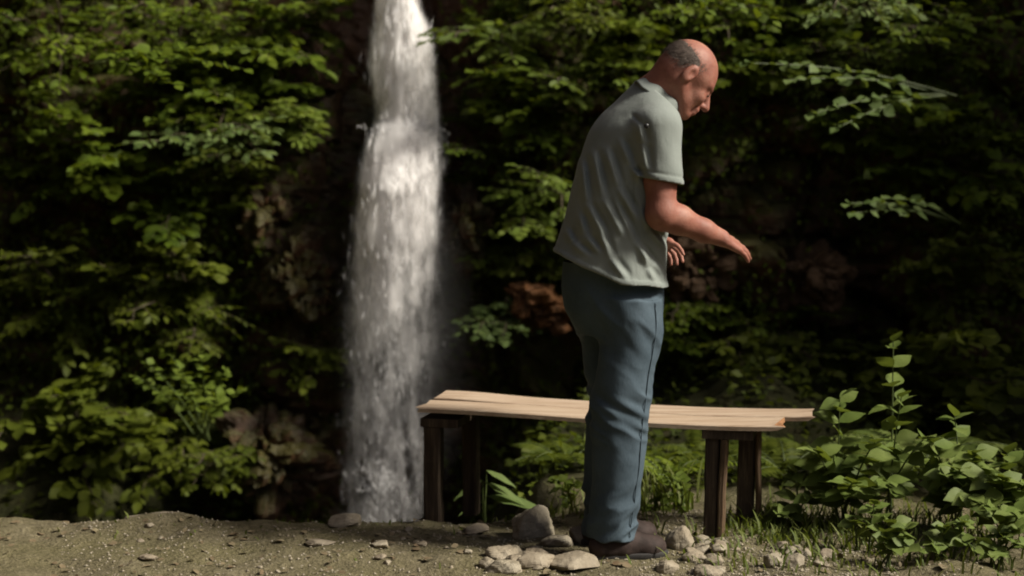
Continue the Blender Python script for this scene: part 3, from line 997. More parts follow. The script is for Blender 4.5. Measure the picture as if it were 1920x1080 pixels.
den = den * (1 - blob(742, 500, 150, 2000)) * (1 - 0.94 * blob(1410, 410, 180, 150)) * (1 - 0.85 * blob(560, 640, 105, 370))
den = den * (1 - 0.95 * blob(1040, 640, 110, 80)) * (1 - 0.9 * blob(1620, 560, 110, 150)) * (1 - 0.6 * blob(870, 480, 60, 300))
den = np.clip(den, 0, 1)
zspace = np.where(CV[vi, vj, 2] > 2.75, 5.0, 1.0)
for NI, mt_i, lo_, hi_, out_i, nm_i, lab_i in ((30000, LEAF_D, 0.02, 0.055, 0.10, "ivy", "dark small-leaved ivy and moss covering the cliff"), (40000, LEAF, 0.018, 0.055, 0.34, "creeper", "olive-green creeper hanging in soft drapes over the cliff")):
    pick = rng.choice(len(vi), NI, p=den * zspace / (den * zspace).sum())
    q = CV[vi[pick], vj[pick]]
    bulge = np.clip(0.5 + 1.3 * fbm(q[:, 0] * 3.1, q[:, 1], q[:, 2] * 2.2, 3, 310), 0, 1)
    pos = q + CN[vi[pick], vj[pick]] * (rng.uniform(0.0, 1.0, NI) * (0.04 + out_i * bulge))[:, None] + rng.normal(0, 0.02, (NI, 3))
    dirs = rng.normal(0, 0.6, (NI, 3)) + np.array([0, -0.35, -0.7])
    nr = CN[vi[pick], vj[pick]] * 0.7 + np.array([0, 0, 0.8]) + rng.normal(0, 0.4, (NI, 3))
    v, f, t = leaf_arrays(pos, dirs, nr, rng.uniform(lo_, hi_, NI), rng.uniform(0.6, 1.3, NI), rng.uniform(0.1, 0.7, NI), LT_S, LF_S)
    tag(obj(nm_i, v, f, mt_i, attrs={"tint": t}), lab_i, nm_i, kind="stuff")

# ground cover on the bank behind the bench
NI = 16000
x, y = rng.uniform(-0.1, 3.2, NI), rng.uniform(6.15, 8.6, NI)
lft = rng.random(NI) < 0.22
x = np.where(lft, rng.uniform(-3.3, -1.5, NI), x)
keep = fbm(x * 2, y * 2, 0.0, 3, 330) > rng.uniform(-0.4, 0.5, NI)
x, y = x[keep], y[keep]
NI = len(x)
pos = np.stack([x, y, ground_z(x, y) + rng.uniform(0, 0.12, NI) * (0.4 + np.clip(fbm(x * 3, y * 3, 1.0, 3, 340) + 0.4, 0, 1))], -1)
v, f, t = leaf_arrays(pos, rng.normal(0, 1, (NI, 3)) * np.array([1, 1, 0.4]), np.array([0, -0.2, 1.0]) + rng.normal(0, 0.4, (NI, 3)), rng.uniform(0.025, 0.07, NI), rng.uniform(0.8, 1.2, NI), rng.uniform(0.2, 1, NI), LT_S, LF_S)
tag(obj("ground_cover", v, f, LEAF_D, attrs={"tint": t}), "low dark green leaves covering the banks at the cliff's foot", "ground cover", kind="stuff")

# grass
gv, gfc, gt, off = [], [], [], 0
for (px, py, Y, spread, n, hgt) in [(1235, 985, 5.75, 0.06, 40, 0.22), (1060, 975, 5.85, 0.08, 26, 0.15), (1275, 975, 5.95, 0.06, 24, 0.2), (850, 985, 5.95, 0.07, 60, 0.14),
                                   (1540, 1040, 5.45, 0.25, 160, 0.07), (1440, 1010, 5.5, 0.10, 90, 0.08), (430, 990, 5.62, 0.5, 90, 0.03), (960, 1000, 5.75, 0.2, 80, 0.05), (1600, 1075, 5.1, 0.35, 420, 0.06), (1700, 1020, 5.4, 0.4, 420, 0.10), (1560, 1010, 5.6, 0.25, 260, 0.10), (1480, 1030, 5.3, 0.10, 90, 0.06), (930, 985, 5.9, 0.12, 120, 0.08), (1150, 990, 5.8, 0.1, 20, 0.12)]:
    c = W(px, py, Y)
    for i in range(n):
        x, y = c[0] + rng.normal(0, spread), Y + rng.normal(0, spread * 0.6)
        z = float(ground_z(x, y))
        h, a = hgt * rng.uniform(0.5, 1.2), rng.uniform(0, 2 * np.pi)
        lean = rng.uniform(0.2, 0.9) * h
        dx, dy = math.cos(a), math.sin(a)
        w = rng.uniform(0.002, 0.005)
        for q, (fr, wf) in enumerate([(0, 1), (0.5, 0.9), (0.85, 0.6), (1.0, 0.05)]):
            bx, by, bz = x + dx * lean * fr ** 2, y + dy * lean * fr ** 2, z - 0.004 + h * (fr - 0.25 * fr ** 2)
            gv += [(bx - dy * w * wf, by + dx * w * wf, bz), (bx + dy * w * wf, by - dx * w * wf, bz)]
        gfc += [(off + 2 * q, off + 2 * q + 1, off + 2 * q + 3, off + 2 * q + 2) for q in range(3)]
        gt += [rng.uniform(0, 1)] * 8
        off += 8
tag(obj("grass", np.array(gv), np.array(gfc), GRASS, attrs={"tint": np.array(gt)}), "tufts of green grass round the bench legs and stones", "grass", kind="stuff")

# ------------------------------------------------------------------ plants with leaves one can pick apart
leaf_meshes = {}


def shared_leaf(mat, width, key, fold=1.0):
    k = (mat.name, key)
    if k not in leaf_meshes:
        # finer blade with a midrib fold and a drooping tip
        rows = np.linspace(0, 1, 8)
        wv = np.array([0.02, .20, .33, .36, .32, .23, .11, 0.005]) * width
        V, F = [], []
        for i, t in enumerate(rows):
            droop = -0.16 * t ** 2
            V += [(t, wv[i], droop + 0.16 * wv[i] * fold + 0.012 * math.sin(t * 17)), (t, 0, droop), (t, -wv[i], droop + 0.16 * wv[i] * fold + 0.012 * math.sin(t * 15 + 1))]
        for i in range(7):
            a = 3 * i
            F += [(a, a + 1, a + 4, a + 3), (a + 1, a + 2, a + 5, a + 4)]
        me = mesh("leaf", np.array(V), np.array(F), attrs={"tint": np.full(len(V), 0.45)})
        me.materials.append(mat)
        leaf_meshes[k] = me
    return leaf_meshes[k]


def put_leaf(parent, me, pos, d, n, size, name="leaf"):
    d = Vector(d).normalized()
    s = Vector(n).cross(d).normalized()
    u_ = d.cross(s)
    o = bpy.data.objects.new(name, me)
    col.objects.link(o)
    o.parent = parent
    b = base_of(parent)
    o.matrix_basis = Matrix.Translation(Vector(np.asarray(pos) - b)) @ Matrix((d, s, u_)).transposed().to_4x4() @ Matrix.Scale(size, 4)
    return o


def leafy_plant(root, stems, leaf, mat, label, group=None, seed=0, name="leafy_plant", cat="plant", pairs=6, wid=1.0, start=0.3):
    """upright stems with leaves in opposite pairs, each leaf an object"""
    R = np.random.default_rng(500 + seed)
    e = thing(name, label, cat, root, group)
    me = shared_leaf(mat, wid, wid)
    for tip in stems:
        tip = np.asarray(tip)
        n = 8
        t = np.linspace(0, 1, n)[:, None]
        b0 = np.asarray(root) + R.normal(0, 0.02, 3) * np.array([1, 1, 0])
        pts = b0 + (tip - b0) * t + np.array([0, 0, 0.04]) * np.sin(t * np.pi)
        v, f = tube(pts, np.linspace(0.005, 0.002, n), 5)
        st = obj("stem", v, f, STEM_G, e)
        ax = norm(tip - b0)
        for i in range(pairs):
            tt = start + (1 - start) * (i + 0.3) / (pairs - 0.3)
            tt = min(tt, 1)
            p = np.array([np.interp(tt, t[:, 0], pts[:, k]) for k in range(3)])
            a = i * 1.57 + R.uniform(-0.5, 0.5)
            size = leaf * (1.15 - 0.45 * tt) * R.uniform(0.75, 1.2)
            for sg in (0, math.pi):
                dr = np.array((math.cos(a + sg), 0.8 * math.sin(a + sg), R.uniform(-0.55, 0.45))) + ax * 0.3
                put_leaf(st, me, p, dr, np.array([0.15, -0.35, 1.0]) + 0.4 * R.normal(size=3), size)
        put_leaf(st, me, pts[-1], ax + np.array([R.uniform(-.6, .6), -0.5, -0.4]), np.array([0, -0.4, 1.0]), leaf * 0.7)
    return e


def G(px, Y):
    x = (px - 960) * Y / FPX
    return np.array((x, Y, float(ground_z(x, Y))))


leafy_plant(G(1590, 5.55), [W(1575, 745, 5.5), W(1640, 830, 5.4), W(1535, 850, 5.45), W(1600, 905, 5.3)], 0.115, LEAF_N, "tall leafy green plant with broad pointed leaves at the bench's right end", None, 1, pairs=7, start=0.3)
leafy_plant(G(1680, 5.65), [W(1675, 640, 5.6), W(1690, 745, 5.5), W(1735, 820, 5.4), W(1660, 900, 5.3)], 0.105, LEAF_N, "taller leafy plant behind the broad-leaved plant, stems rising higher", None, 2, pairs=6, start=0.3)
leafy_plant(G(1500, 5.55), [W(1490, 885, 5.5), W(1530, 930, 5.4), W(1462, 960, 5.45)], 0.08, LEAF_N, "low leafy plant with small pointed leaves beside the bench's right rear leg", None, 3, pairs=4)
leafy_plant(G(1640, 5.2), [W(1640, 945, 5.15), W(1600, 980, 5.15), W(1690, 985, 5.1)], 0.075, LEAF_N, "low leafy plant at the path's edge in front of the tall plants", None, 4, pairs=4)
leafy_plant(G(1800, 5.5), [W(1790, 780, 5.5), W(1830, 850, 5.4), W(1770, 890, 5.3), W(1860, 900, 5.3), W(1750, 830, 5.4), W(1820, 930, 5.2), W(1800, 880, 5.3)], 0.11, LEAF_N, "leafy green plant beyond the tall plants, away from the bench", None, 5, pairs=7)
leafy_plant(G(1900, 5.3), [W(1890, 850, 5.3), W(1930, 900, 5.2), W(1860, 950, 5.1), W(1880, 900, 5.2), W(1920, 960, 5.0)], 0.105, LEAF_N, "leafy green plant farthest from the bench along the path's edge", None, 6, pairs=6)
leafy_plant(G(1680, 4.98), [W(1660, 1010, 4.95), W(1700, 990, 4.95), W(1720, 1030, 4.9)], 0.06, LEAF_N, "small leafy plant pushing out onto the path in front of the other plants", None, 13, pairs=5)
leafy_plant(G(1790, 5.05), [W(1770, 990, 5.0), W(1810, 980, 5.0), W(1750, 1030, 4.95), W(1830, 1030, 4.95)], 0.065, LEAF_N, "small leafy plant at the path's edge before the plant farthest but one", None, 14, pairs=5)
leafy_plant(G(1890, 5.0), [W(1870, 1000, 5.0), W(1910, 990, 5.0), W(1930, 1030, 4.95), W(1860, 1040, 4.95)], 0.065, LEAF_N, "small leafy plant on the path's edge below the plant farthest from the bench", None, 15, pairs=5)
leafy_plant(G(1262, 5.85), [W(1235, 890, 5.8), W(1275, 900, 5.75), W(1250, 950, 5.7), W(1290, 955, 5.75), W(1215, 950, 5.75)], 0.055, LEAF_Y, "bright broad-leaved plant under the bench beside the man's shin", None, 16, pairs=4, wid=1.2)
leafy_plant(G(1065, 5.95), [W(1040, 900, 5.9), W(1080, 910, 5.85), W(1060, 945, 5.8)], 0.05, LEAF_D, "small dark broad-leaved plant under the bench behind the man's calf", None, 17, pairs=4, wid=1.2)
# bright shrub at left, leaves distinct
cb = W(350, 715, 7.2)
rb = np.array((cb[0], 7.6, cb[2] - 0.35))
leafy_plant(rb, [W(275, 680, 7.2), W(320, 665, 7.1), W(375, 660, 7.1), W(425, 690, 7.15), W(452, 730, 7.2), W(300, 735, 7.0), W(360, 735, 6.95), W(410, 745, 7.0), W(255, 705, 7.2), W(340, 700, 7.0)], 0.07, LEAF_Y, "bright green small-leaved bush lit up in the dark left of the waterfall", None, 7, name="bright_bush", cat="bush", pairs=6, wid=1.2, start=0.5)
# overhanging sprays on the right
leafy_plant(W(1780, 180, 7.5), [W(1400, 118, 7.0), W(1480, 150, 6.95), W(1520, 215, 7.0), W(1570, 240, 7.0)], 0.075, LEAF_P, "overhanging branch of pale drooping leaves to the right of the man's head", None, 8, name="overhanging_branch", cat="branch", pairs=10, wid=1.15, start=0.3)
leafy_plant(W(1800, 420, 7.5), [W(1585, 382, 7.0), W(1600, 400, 6.95), W(1650, 372, 7.0)], 0.07, LEAF_P, "short branch of pale leaves over the dark hollow right of the outstretched hand", None, 9, name="overhanging_branch", cat="branch", pairs=6, wid=1.15, start=0.4)
leafy_plant(W(1250, -80, 7.6), [W(1330, 25, 7.2), W(1390, 15, 7.2), W(1280, 30, 7.2), W(1450, 40, 7.2)], 0.07, LEAF, "leafy branch hanging down from above the man's head", None, 10, name="overhanging_branch", cat="branch", pairs=7, wid=1.15, start=0.35)
leafy_plant(W(180, 120, 7.5), [W(300, 110, 7.0), W(420, 95, 7.0), W(520, 95, 7.1), W(330, 160, 6.95), W(460, 130, 7.0)], 0.075, LEAF, "long leafy branch reaching sideways from the left towards the waterfall", None, 11, name="overhanging_branch", cat="branch", pairs=9, wid=1.1, start=0.25)
# strap-leaved plant and ferns under the bench
r0 = G(905, 6.2)
e = thing("strap_leaf_plant", "plant with long pale glossy strap leaves under the bench", "plant", r0)
me_s = shared_leaf(LEAF_P, 0.36, "strap", 0.6)
R = np.random.default_rng(42)
for (ax_, ay, bx, by) in [(912, 882, 968, 906), (912, 930, 1030, 946), (905, 900, 850, 930), (910, 905, 985, 935), (905, 940, 860, 960)]:
    a, b_ = W(ax_, ay, 6.05), W(bx, by, 6.0)
    d = b_ - a
    put_leaf(e, me_s, a, d, np.array([0, -0.35, 1.0]), np.linalg.norm(d) * 1.05)
    v, f = tube([r0 + R.normal(0, 0.01, 3) * np.array([1, 1, 0]), (r0 + a) / 2 + np.array([0, 0.02, 0.01]), a], [0.004, 0.003, 0.002], 4)
    obj("stalk", v, f, STEM_G, e)


def fern(root, n, length, mat, label, group=None, seed=0):
    R = np.random.default_rng(700 + seed)
    e = thing("fern", label, "fern", root, group)
    for i in range(n):
        a = 2 * math.pi * i / n + R.uniform(-0.3, 0.3)
        L_ = length * R.uniform(0.75, 1.15)
        el = R.uniform(0.8, 1.25)
        t = np.linspace(0, 1, 18)
        r_ = L_ * (t * math.cos(el) + 0.35 * t ** 2)
        zz_ = L_ * (t * math.sin(el) - 0.55 * t ** 2.2)
        pts = np.stack([root[0] + math.cos(a) * r_, root[1] + math.sin(a) * r_, root[2] + zz_], -1)
        v, f = tube(pts, np.linspace(0.003, 0.001, 18), 4)
        fr = obj("frond", v, f, STEM_G, e)
        lp, ld, ln, ls = [], [], [], []
        sd = np.array((-math.sin(a), math.cos(a), 0))
        tn = np.gradient(pts, axis=0)
        for j in range(3, 18):
            for sg in (-1, 1):
                lp.append(pts[j])
                ld.append(sd * sg + 0.35 * norm(tn[j]) + np.array([0, 0, -0.15]))
                ln.append(np.cross(norm(tn[j]), sd) * (1 if np.cross(norm(tn[j]), sd)[2] > 0 else -1) + 0.1 * R.normal(size=3))
                ls.append(L_ * 0.26 * math.sin(math.pi * (0.12 + 0.84 * (j - 2) / 16)) + 0.006)
        v, f, tt = leaf_arrays(lp, ld, ln, ls, np.full(len(lp), 0.5), R.uniform(0.3, 0.9, len(lp)), LT_S, LF_S)
        tag(obj("leaflet", v, f, mat, fr, attrs={"tint": tt}), kind="stuff")
    return e


fern(G(858, 6.35), 11, 0.36, LEAF_N, "green fern growing between the bench's left legs", None, 1)
fern(G(870, 6.6) + np.array([0, 0, 0.05]), 8, 0.46, LEAF_P, "pale tall fern behind the bench's left rear leg", None, 2)
fern(G(1260, 6.15), 7, 0.30, LEAF, "green fern behind the man's shin under the bench", None, 3)
fern(G(1330, 6.6), 8, 0.34, LEAF_D, "dark fern on the bank behind the bench's right front leg", None, 4)
fern(G(1480, 6.3), 8, 0.34, LEAF_D, "fern in the shade behind the bench's right rear leg", None, 5)
fern(G(1060, 6.5), 9, 0.30, LEAF_D, "small dark fern on the bank behind the man's legs", None, 6)
fern(G(1720, 6.2), 11, 0.5, LEAF_N, "large fern behind the tall leafy plants", None, 7)


Rf = np.random.default_rng(61)
for k, (px, py) in enumerate([(470, 270), (420, 420), (905, 250), (890, 360), (960, 470), (1600, 300), (1290, 580), (1490, 610), (200, 450), (160, 690), (1700, 420), (1850, 420)]):
    q = W(px, py, 8.4)
    q[1] = cliff_y(q[0], q[2]) - 0.02
    fern(q, 9, float(Rf.uniform(0.2, 0.34)), (LEAF, LEAF_Y, LEAF_D, LEAF)[k % 4], "small fern rooted in a crack of the cliff", "small ferns rooted in the cliff", 20 + k)

# ------------------------------------------------------------------ bench
ang = math.radians(-13.8)
E1, E2 = np.array((math.cos(ang), math.sin(ang), 0)), np.array((-math.sin(ang), math.cos(ang), 0))
B0 = np.array((-0.344, 5.54, 0.0))


def bp(a, b, z):
    return B0 + E1 * a + E2 * b + np.array((0, 0, z))


bench = thing("bench", "rough plank bench with pale top boards and dark square posts behind the man", "bench", tuple(bp(0.63, 0.2, 0)))
bench.location.z = 0


def plank(name, a0, a1, b0, b1, z0, z1, mat, warp, seed, jag=0.0, n=26):
    """board along E1 with slightly wandering edges and a chipped end"""
    R = np.random.default_rng(seed)
    V, F = [], []
    av = np.linspace(a0, a1, n)
    for i, a in enumerate(av):
        w0 = 0.004 * float(vnoise(a * 6, seed, 0.5, 400))
        w1 = 0.004 * float(vnoise(a * 6, seed + 5, 0.5, 401))
        dz = warp(a)
        for (b_, z_) in ((b0 + w0, z0), (b0 + w0, z1 - 0.004), (b0 + w0 + 0.004, z1), ((b0 + b1) / 2, z1 + 0.001), (b1 + w1 - 0.004, z1), (b1 + w1, z1 - 0.004), (b1 + w1, z0), ((b0 + b1) / 2, z0)):
            aa = a
            if i == n - 1:
                aa = a - jag * R.uniform(0, 1)
            if i == 0:
                aa = a + jag * 0.4 * R.uniform(0, 1)
            V.append(bp(aa, b_, z_ + dz))
    for i in range(n - 1):
        for j in range(8):
            F.append((i * 8 + j, i * 8 + (j + 1) % 8, (i + 1) * 8 + (j + 1) % 8, (i + 1) * 8 + j))
    V, F = np.array(V), np.array(F)
    # end caps: separate end-grain faces
    caps = []
    for i in (0, n - 1):
        k = i * 8
        caps += [(k, k + 1, k + 2, k + 3), (k, k + 3, k + 7, k + 7), (k + 7, k + 3, k + 4, k + 6), (k + 4, k + 5, k + 6, k + 6)]
    quads = [c for c in caps if len(set(c)) == 4]
    tris = [tuple(dict.fromkeys(c)) for c in caps if len(set(c)) == 3]
    o = obj(name, V, [F, np.array(quads), np.array(tris)], mat, bench, smooth=False)
    o.data.materials.append(ENDGRAIN)
    for p in o.data.polygons[len(F):]:
        p.material_index = 1
    return o


TOP = 0.428
plank("seat_board", -0.012, 1.318, 0.0, 0.188, TOP - 0.018, TOP, PLANK, lambda a: 0.010 * math.sin(a * 3.4 + 0.6) - 0.006 - 0.012 * math.sin(math.pi * a / 1.3), 1, 0.055)
plank("seat_board", 0.002, 1.412, 0.193, 0.372, TOP - 0.018, TOP, PLANK, lambda a: 0.016 * math.exp(-((a - 0.03) / 0.25) ** 2) - 0.006 + 0.006 * math.sin(a * 4) - 0.010 * math.sin(math.pi * a / 1.36), 3, 0.04)


def beam(name, a0, a1, b0, b1, z0, z1, mat, seed, lean=0.0):
    R = np.random.default_rng(seed)
    V = []
    zz = np.linspace(z0, z1, 7)
    ch = 0.006
    prof = [(a0 + ch, b0), (a1 - ch, b0), (a1, b0 + ch), (a1, b1 - ch), (a1 - ch, b1), (a0 + ch, b1), (a0, b1 - ch), (a0, b0 + ch)]
    for i, z_ in enumerate(zz):
        j = R.normal(0, 0.0015, 2)
        for (a, b_) in prof:
            V.append(bp(a + j[0] + lean * (z1 - z_), b_ + j[1], z_))
    F = [(i * 8 + j, i * 8 + (j + 1) % 8, (i + 1) * 8 + (j + 1) % 8, (i + 1) * 8 + j) for i in range(6) for j in range(8)]
    caps = [[0, 1, 2, 3], [0, 3, 4, 7], [7, 4, 5, 6]]
    caps += [[48 + q for q in c] for c in caps]
    return obj(name, np.array(V), [np.array(F), np.array(caps)], mat, bench, smooth=False)


zb = TOP - 0.042
beam("leg", 0.018, 0.080, 0.012, 0.074, -0.03, zb - 0.032, POST, 11)
beam("leg", 0.085, 0.140, 0.295, 0.360, -0.03, zb - 0.032, POST, 12)
beam("leg", 1.040, 1.088, 0.020, 0.090, -0.03, zb - 0.032, POST, 13, -0.02)
beam("brace_or_lit_edge", 1.094, 1.118, 0.010, 0.070, -0.03, zb - 0.032, POST_R, 15, -0.035)
beam("leg", 1.125, 1.185, 0.295, 0.360, -0.03, zb - 0.032, POST, 14)
beam("brace_or_lit_edge", 1.190, 1.208, 0.290, 0.362, -0.03, zb - 0.032, POST_R, 16)  # lighter strip painting the lit right face of the rear post


def cross(a0, a1, b0, b1, z0, z1, seed):
    V = np.array([bp(a, b_, z_) for z_ in (z0, z1) for (a, b_) in ((a0, b0), (a1, b0), (a1, b1), (a0, b1))])
    F = np.array([(3, 2, 1, 0), (4, 5, 6, 7), (0, 1, 5, 4), (1, 2, 6, 5), (2, 3, 7, 6), (3, 0, 4, 7)])
    return obj("crossbar", V, F, POST, bench, smooth=False)


cross(0.010, 0.150, 0.008, 0.368, zb - 0.030, zb, 1)
cross(1.030, 1.205, 0.008, 0.370, zb - 0.030, zb, 2)

# ------------------------------------------------------------------ the man
f32 = np.float32


def surface_nets(D, org, h):
    nx, ny, nz = D.shape
    inside = D < 0
    c = np.zeros((nx - 1, ny - 1, nz - 1), np.int8)
    for a in (0, 1):
        for b in (0, 1):
            for e_ in (0, 1):
                c += inside[a:nx - 1 + a, b:ny - 1 + b, e_:nz - 1 + e_]
    act = (c > 0) & (c < 8)
    I = np.argwhere(act)
    idx = np.full(act.shape, -1, np.int32)
    idx[act] = np.arange(len(I))
    S = np.zeros((len(I), 3))
    Cn = np.zeros(len(I))
    corners = [(a, b, e_) for a in (0, 1) for b in (0, 1) for e_ in (0, 1)]
    for p in corners:
        for ax in range(3):
            if p[ax] == 0:
                q = list(p)
                q[ax] = 1
                d0 = D[I[:, 0] + p[0], I[:, 1] + p[1], I[:, 2] + p[2]]
                d1 = D[I[:, 0] + q[0], I[:, 1] + q[1], I[:, 2] + q[2]]
                m = (d0 < 0) != (d1 < 0)
                t = np.where(m, d0 / np.where(m, d0 - d1, 1), 0)
                pt = np.array(p, float)[None].repeat(len(I), 0)
                pt[:, ax] += t
                S += pt * m[:, None]
                Cn += m
    V = (I + S / Cn[:, None]) * h + np.array(org)
    Q = []
    for ax in range(3):
        o1, o2 = [(1, 2), (2, 0), (0, 1)][ax]
        sl0 = [slice(1, n - 1) for n in D.shape]
        sl1 = list(sl0)
        sl0[ax] = slice(0, D.shape[ax] - 1)
        sl1[ax] = slice(1, D.shape[ax])
        A, B = inside[tuple(sl0)], inside[tuple(sl1)]
        E = np.argwhere(A != B)
        flip = A[E[:, 0], E[:, 1], E[:, 2]]
        base = E.copy()
        for k in range(3):
            if k != ax:
                base[:, k] += 1
        def cell(d1, d2):
            b = base.copy()
            b[:, o1] -= d1
            b[:, o2] -= d2
            return idx[b[:, 0], b[:, 1], b[:, 2]]
        q = np.stack([cell(1, 1), cell(0, 1), cell(0, 0), cell(1, 0)], 1)
        q[~flip] = q[~flip][:, ::-1]
        Q.append(q)
    Q = np.concatenate(Q)
    return V, Q[(Q >= 0).all(1)]


class Field:
    def __init__(s, lo, hi, h):
        s.lo, s.h = np.array(lo, float), h
        n = np.ceil((np.array(hi) - s.lo) / h).astype(int) + 1
        s.ax = [(s.lo[i] + h * np.arange(n[i])).astype(f32) for i in range(3)]
        s.D = np.full(n, 9.0, f32)

    def window(s, lo, hi):
        sl, g = [], []
        for i in range(3):
            a = max(0, int((lo[i] - s.lo[i]) / s.h))
            b = min(len(s.ax[i]), int((hi[i] - s.lo[i]) / s.h) + 2)
            sl.append(slice(a, max(a, b)))
        X = s.ax[0][sl[0]][:, None, None]
        Y = s.ax[1][sl[1]][None, :, None]
        Z = s.ax[2][sl[2]][None, None, :]
        return tuple(sl), X, Y, Z

    def add(s, fn, lo, hi, k=0.01, mode='u'):
        pad = 0.05 + k
        sl, X, Y, Z = s.window(np.array(lo) - pad, np.array(hi) + pad)
        d = fn(X, Y, Z).astype(f32)
        A = s.D[sl]
        if mode == 's':          # smooth subtraction
            A2, B2 = -A, d
            hh = np.clip(0.5 + 0.5 * (B2 - A2) / k, 0, 1)
            s.D[sl] = -(B2 * (1 - hh) + A2 * hh - k * hh * (1 - hh))
        else:
            hh = np.clip(0.5 + 0.5 * (A - d) / k, 0, 1)
            s.D[sl] = A * (1 - hh) + d * hh - k * hh * (1 - hh)

    def cone(s, a, b, r0, r1, k=0.01, mode='u'):
        a, b = np.array(a, float), np.array(b, float)
        ab = b - a
        L2 = float(ab @ ab) + 1e-9
        R_ = max(r0, r1)
        def fn(X, Y, Z):
            t = np.clip(((X - a[0]) * ab[0] + (Y - a[1]) * ab[1] + (Z - a[2]) * ab[2]) / L2, 0, 1)
            return np.sqrt((X - a[0] - ab[0] * t) ** 2 + (Y - a[1] - ab[1] * t) ** 2 + (Z - a[2] - ab[2] * t) ** 2) - (r0 + (r1 - r0) * t)
        s.add(fn, np.minimum(a, b) - R_, np.maximum(a, b) + R_, k, mode)

    def ell(s, c, r, fr, k=0.01, mode='u'):
        """ellipsoid: centre, radii along the frame's three axes"""
        c = np.array(c, float)
        def fn(X, Y, Z):
            q = [((X - c[0]) * a[0] + (Y - c[1]) * a[1] + (Z - c[2]) * a[2]) for a in fr]
            k0 = np.sqrt(sum((q[i] / r[i]) ** 2 for i in range(3)))
            k1 = np.sqrt(sum((q[i] / r[i] ** 2) ** 2 for i in range(3))) + 1e-6
            return k0 * (k0 - 1) / k1
        m = max(r)
        s.add(fn, c - m, c + m, k, mode)

    def stack(s, rows, yaw, k=0.02):
        """rows (z, cx, cy, a across, b fore-aft), top to bottom or not"""
        rows = np.array(sorted(rows), float)
        Rv, Fv = np.array((math.sin(yaw), -math.cos(yaw))), np.array((math.cos(yaw), math.sin(yaw)))
        zf = np.linspace(rows[0, 0], rows[-1, 0], 200)
        tab = np.stack([np.interp(zf, rows[:, 0], rows[:, i]) for i in range(1, 5)], 1)
        ker = np.hanning(25)
        ker /= ker.sum()
        for i in range(4):
            tab[:, i] = np.convolve(np.pad(tab[:, i], 12, mode='edge'), ker, 'valid')
        def fn(X, Y, Z):
            cx, cy, a, b = (np.interp(Z.ravel(), zf, tab[:, i]).reshape(Z.shape).astype(f32) for i in range(4))
            p = (X - cx) * Rv[0] + (Y - cy) * Rv[1]
            q = (X - cx) * Fv[0] + (Y - cy) * Fv[1]
            e_ = np.sqrt((p / a) ** 2 + (q / b) ** 2)
            d = (e_ - 1) * np.minimum(a, b)
            return np.maximum(d, np.maximum(Z - rows[-1, 0], rows[0, 0] - Z))
        m = rows[:, 3:].max()
        s.add(fn, (rows[:, 1].min() - m, rows[:, 2].min() - m, rows[0, 0]), (rows[:, 1].max() + m, rows[:, 2].max() + m, rows[-1, 0]), k)

    def grid(s):
        return s.ax[0][:, None, None], s.ax[1][None, :, None], s.ax[2][None, None, :]

    def build(s, name, mat, parent, smooth_it=1):
        V, Q = surface_nets(s.D, s.lo, s.h)
        for _ in range(smooth_it):          # light Laplacian smoothing
            acc = np.zeros_like(V)
            cnt = np.zeros(len(V))
            for a, b in ((0, 1), (1, 2), (2, 3), (3, 0)):
                np.add.at(acc, Q[:, a], V[Q[:, b]])
                np.add.at(acc, Q[:, b], V[Q[:, a]])
                np.add.at(cnt, Q[:, a], 1)
                np.add.at(cnt, Q[:, b], 1)
            V = V * 0.5 + 0.5 * acc / np.maximum(cnt, 1)[:, None]
        return obj(name, V, Q, mat, parent)


YAW = math.radians(25)
FW = np.array((math.cos(YAW), math.sin(YAW), 0))
RT = np.array((math.sin(YAW), -math.cos(YAW), 0))
UP = np.array((0, 0, 1.0))
YM = 5.12


def row(py, l, r_, a, Y=YM, yaw=YAW):
    """cross-section whose sides are seen at px l and r_ at height py"""
    c = W((l + r_) / 2, py, Y)
    hx = (r_ - l) / 2 * Y / FPX
    b_ = math.sqrt(max(hx ** 2 - (a * math.sin(yaw)) ** 2, 0.0004)) / math.cos(yaw)
    return (c[2], c[0], c[1], a, b_)


man = thing("person", "bald man in grey-green short-sleeved shirt and jeans stooping forward, arm held out", "person", (G(1165, 5.1)[0], 5.1, 0.0))

# shared landmarks
SH_R, EL_R, WR_R = W(1236, 240, 4.965), W(1240, 400, 4.93), W(1352, 446, 5.02)
SH_L, EL_L, WR_L = W(1175, 240, 5.30), W(1178, 410, 5.34), W(1216, 446, 5.32)
NECK = W(1222, 182, 5.12)
torso_rows = [row(150, 1195, 1232, 0.045), row(165, 1180, 1243, 0.075), row(182, 1162, 1254, 0.115), row(205, 1138, 1264, 0.150), row(240, 1109, 1272, 0.175), row(290, 1090, 1272, 0.185), row(340, 1077, 1268, 0.185), row(400, 1062, 1258, 0.19), row(450, 1049, 1250, 0.195), row(485, 1042, 1248, 0.20), row(560, 1046, 1242, 0.20)]
R_LEG = [(560, 1116, 1243), (600, 1120, 1243), (650, 1122, 1238), (700, 1117, 1228), (750, 1108, 1220), (790, 1106, 1216), (850, 1107, 1211), (900, 1108, 1204), (950, 1106, 1197), (985, 1104, 1191), (1006, 1103, 1189)]
L_LEG = [(560, 1062, 1176), (600, 1072, 1180), (650, 1090, 1186), (700, 1098, 1194), (750, 1101, 1194), (790, 1098, 1192), (850, 1096, 1188), (900, 1094, 1182), (950, 1093, 1176), (985, 1092, 1174), (998, 1092, 1172)]


def leg_rows(tab, Y, shrink=0.0):
    out_ = []
    for py, l, r_ in tab:
        c = W((l + r_) / 2, py, Y)
        h_ = (r_ - l) / 2 * Y / FPX - shrink
        out_.append((c[2], c[0], c[1], h_ * 0.94, h_))
    return out_


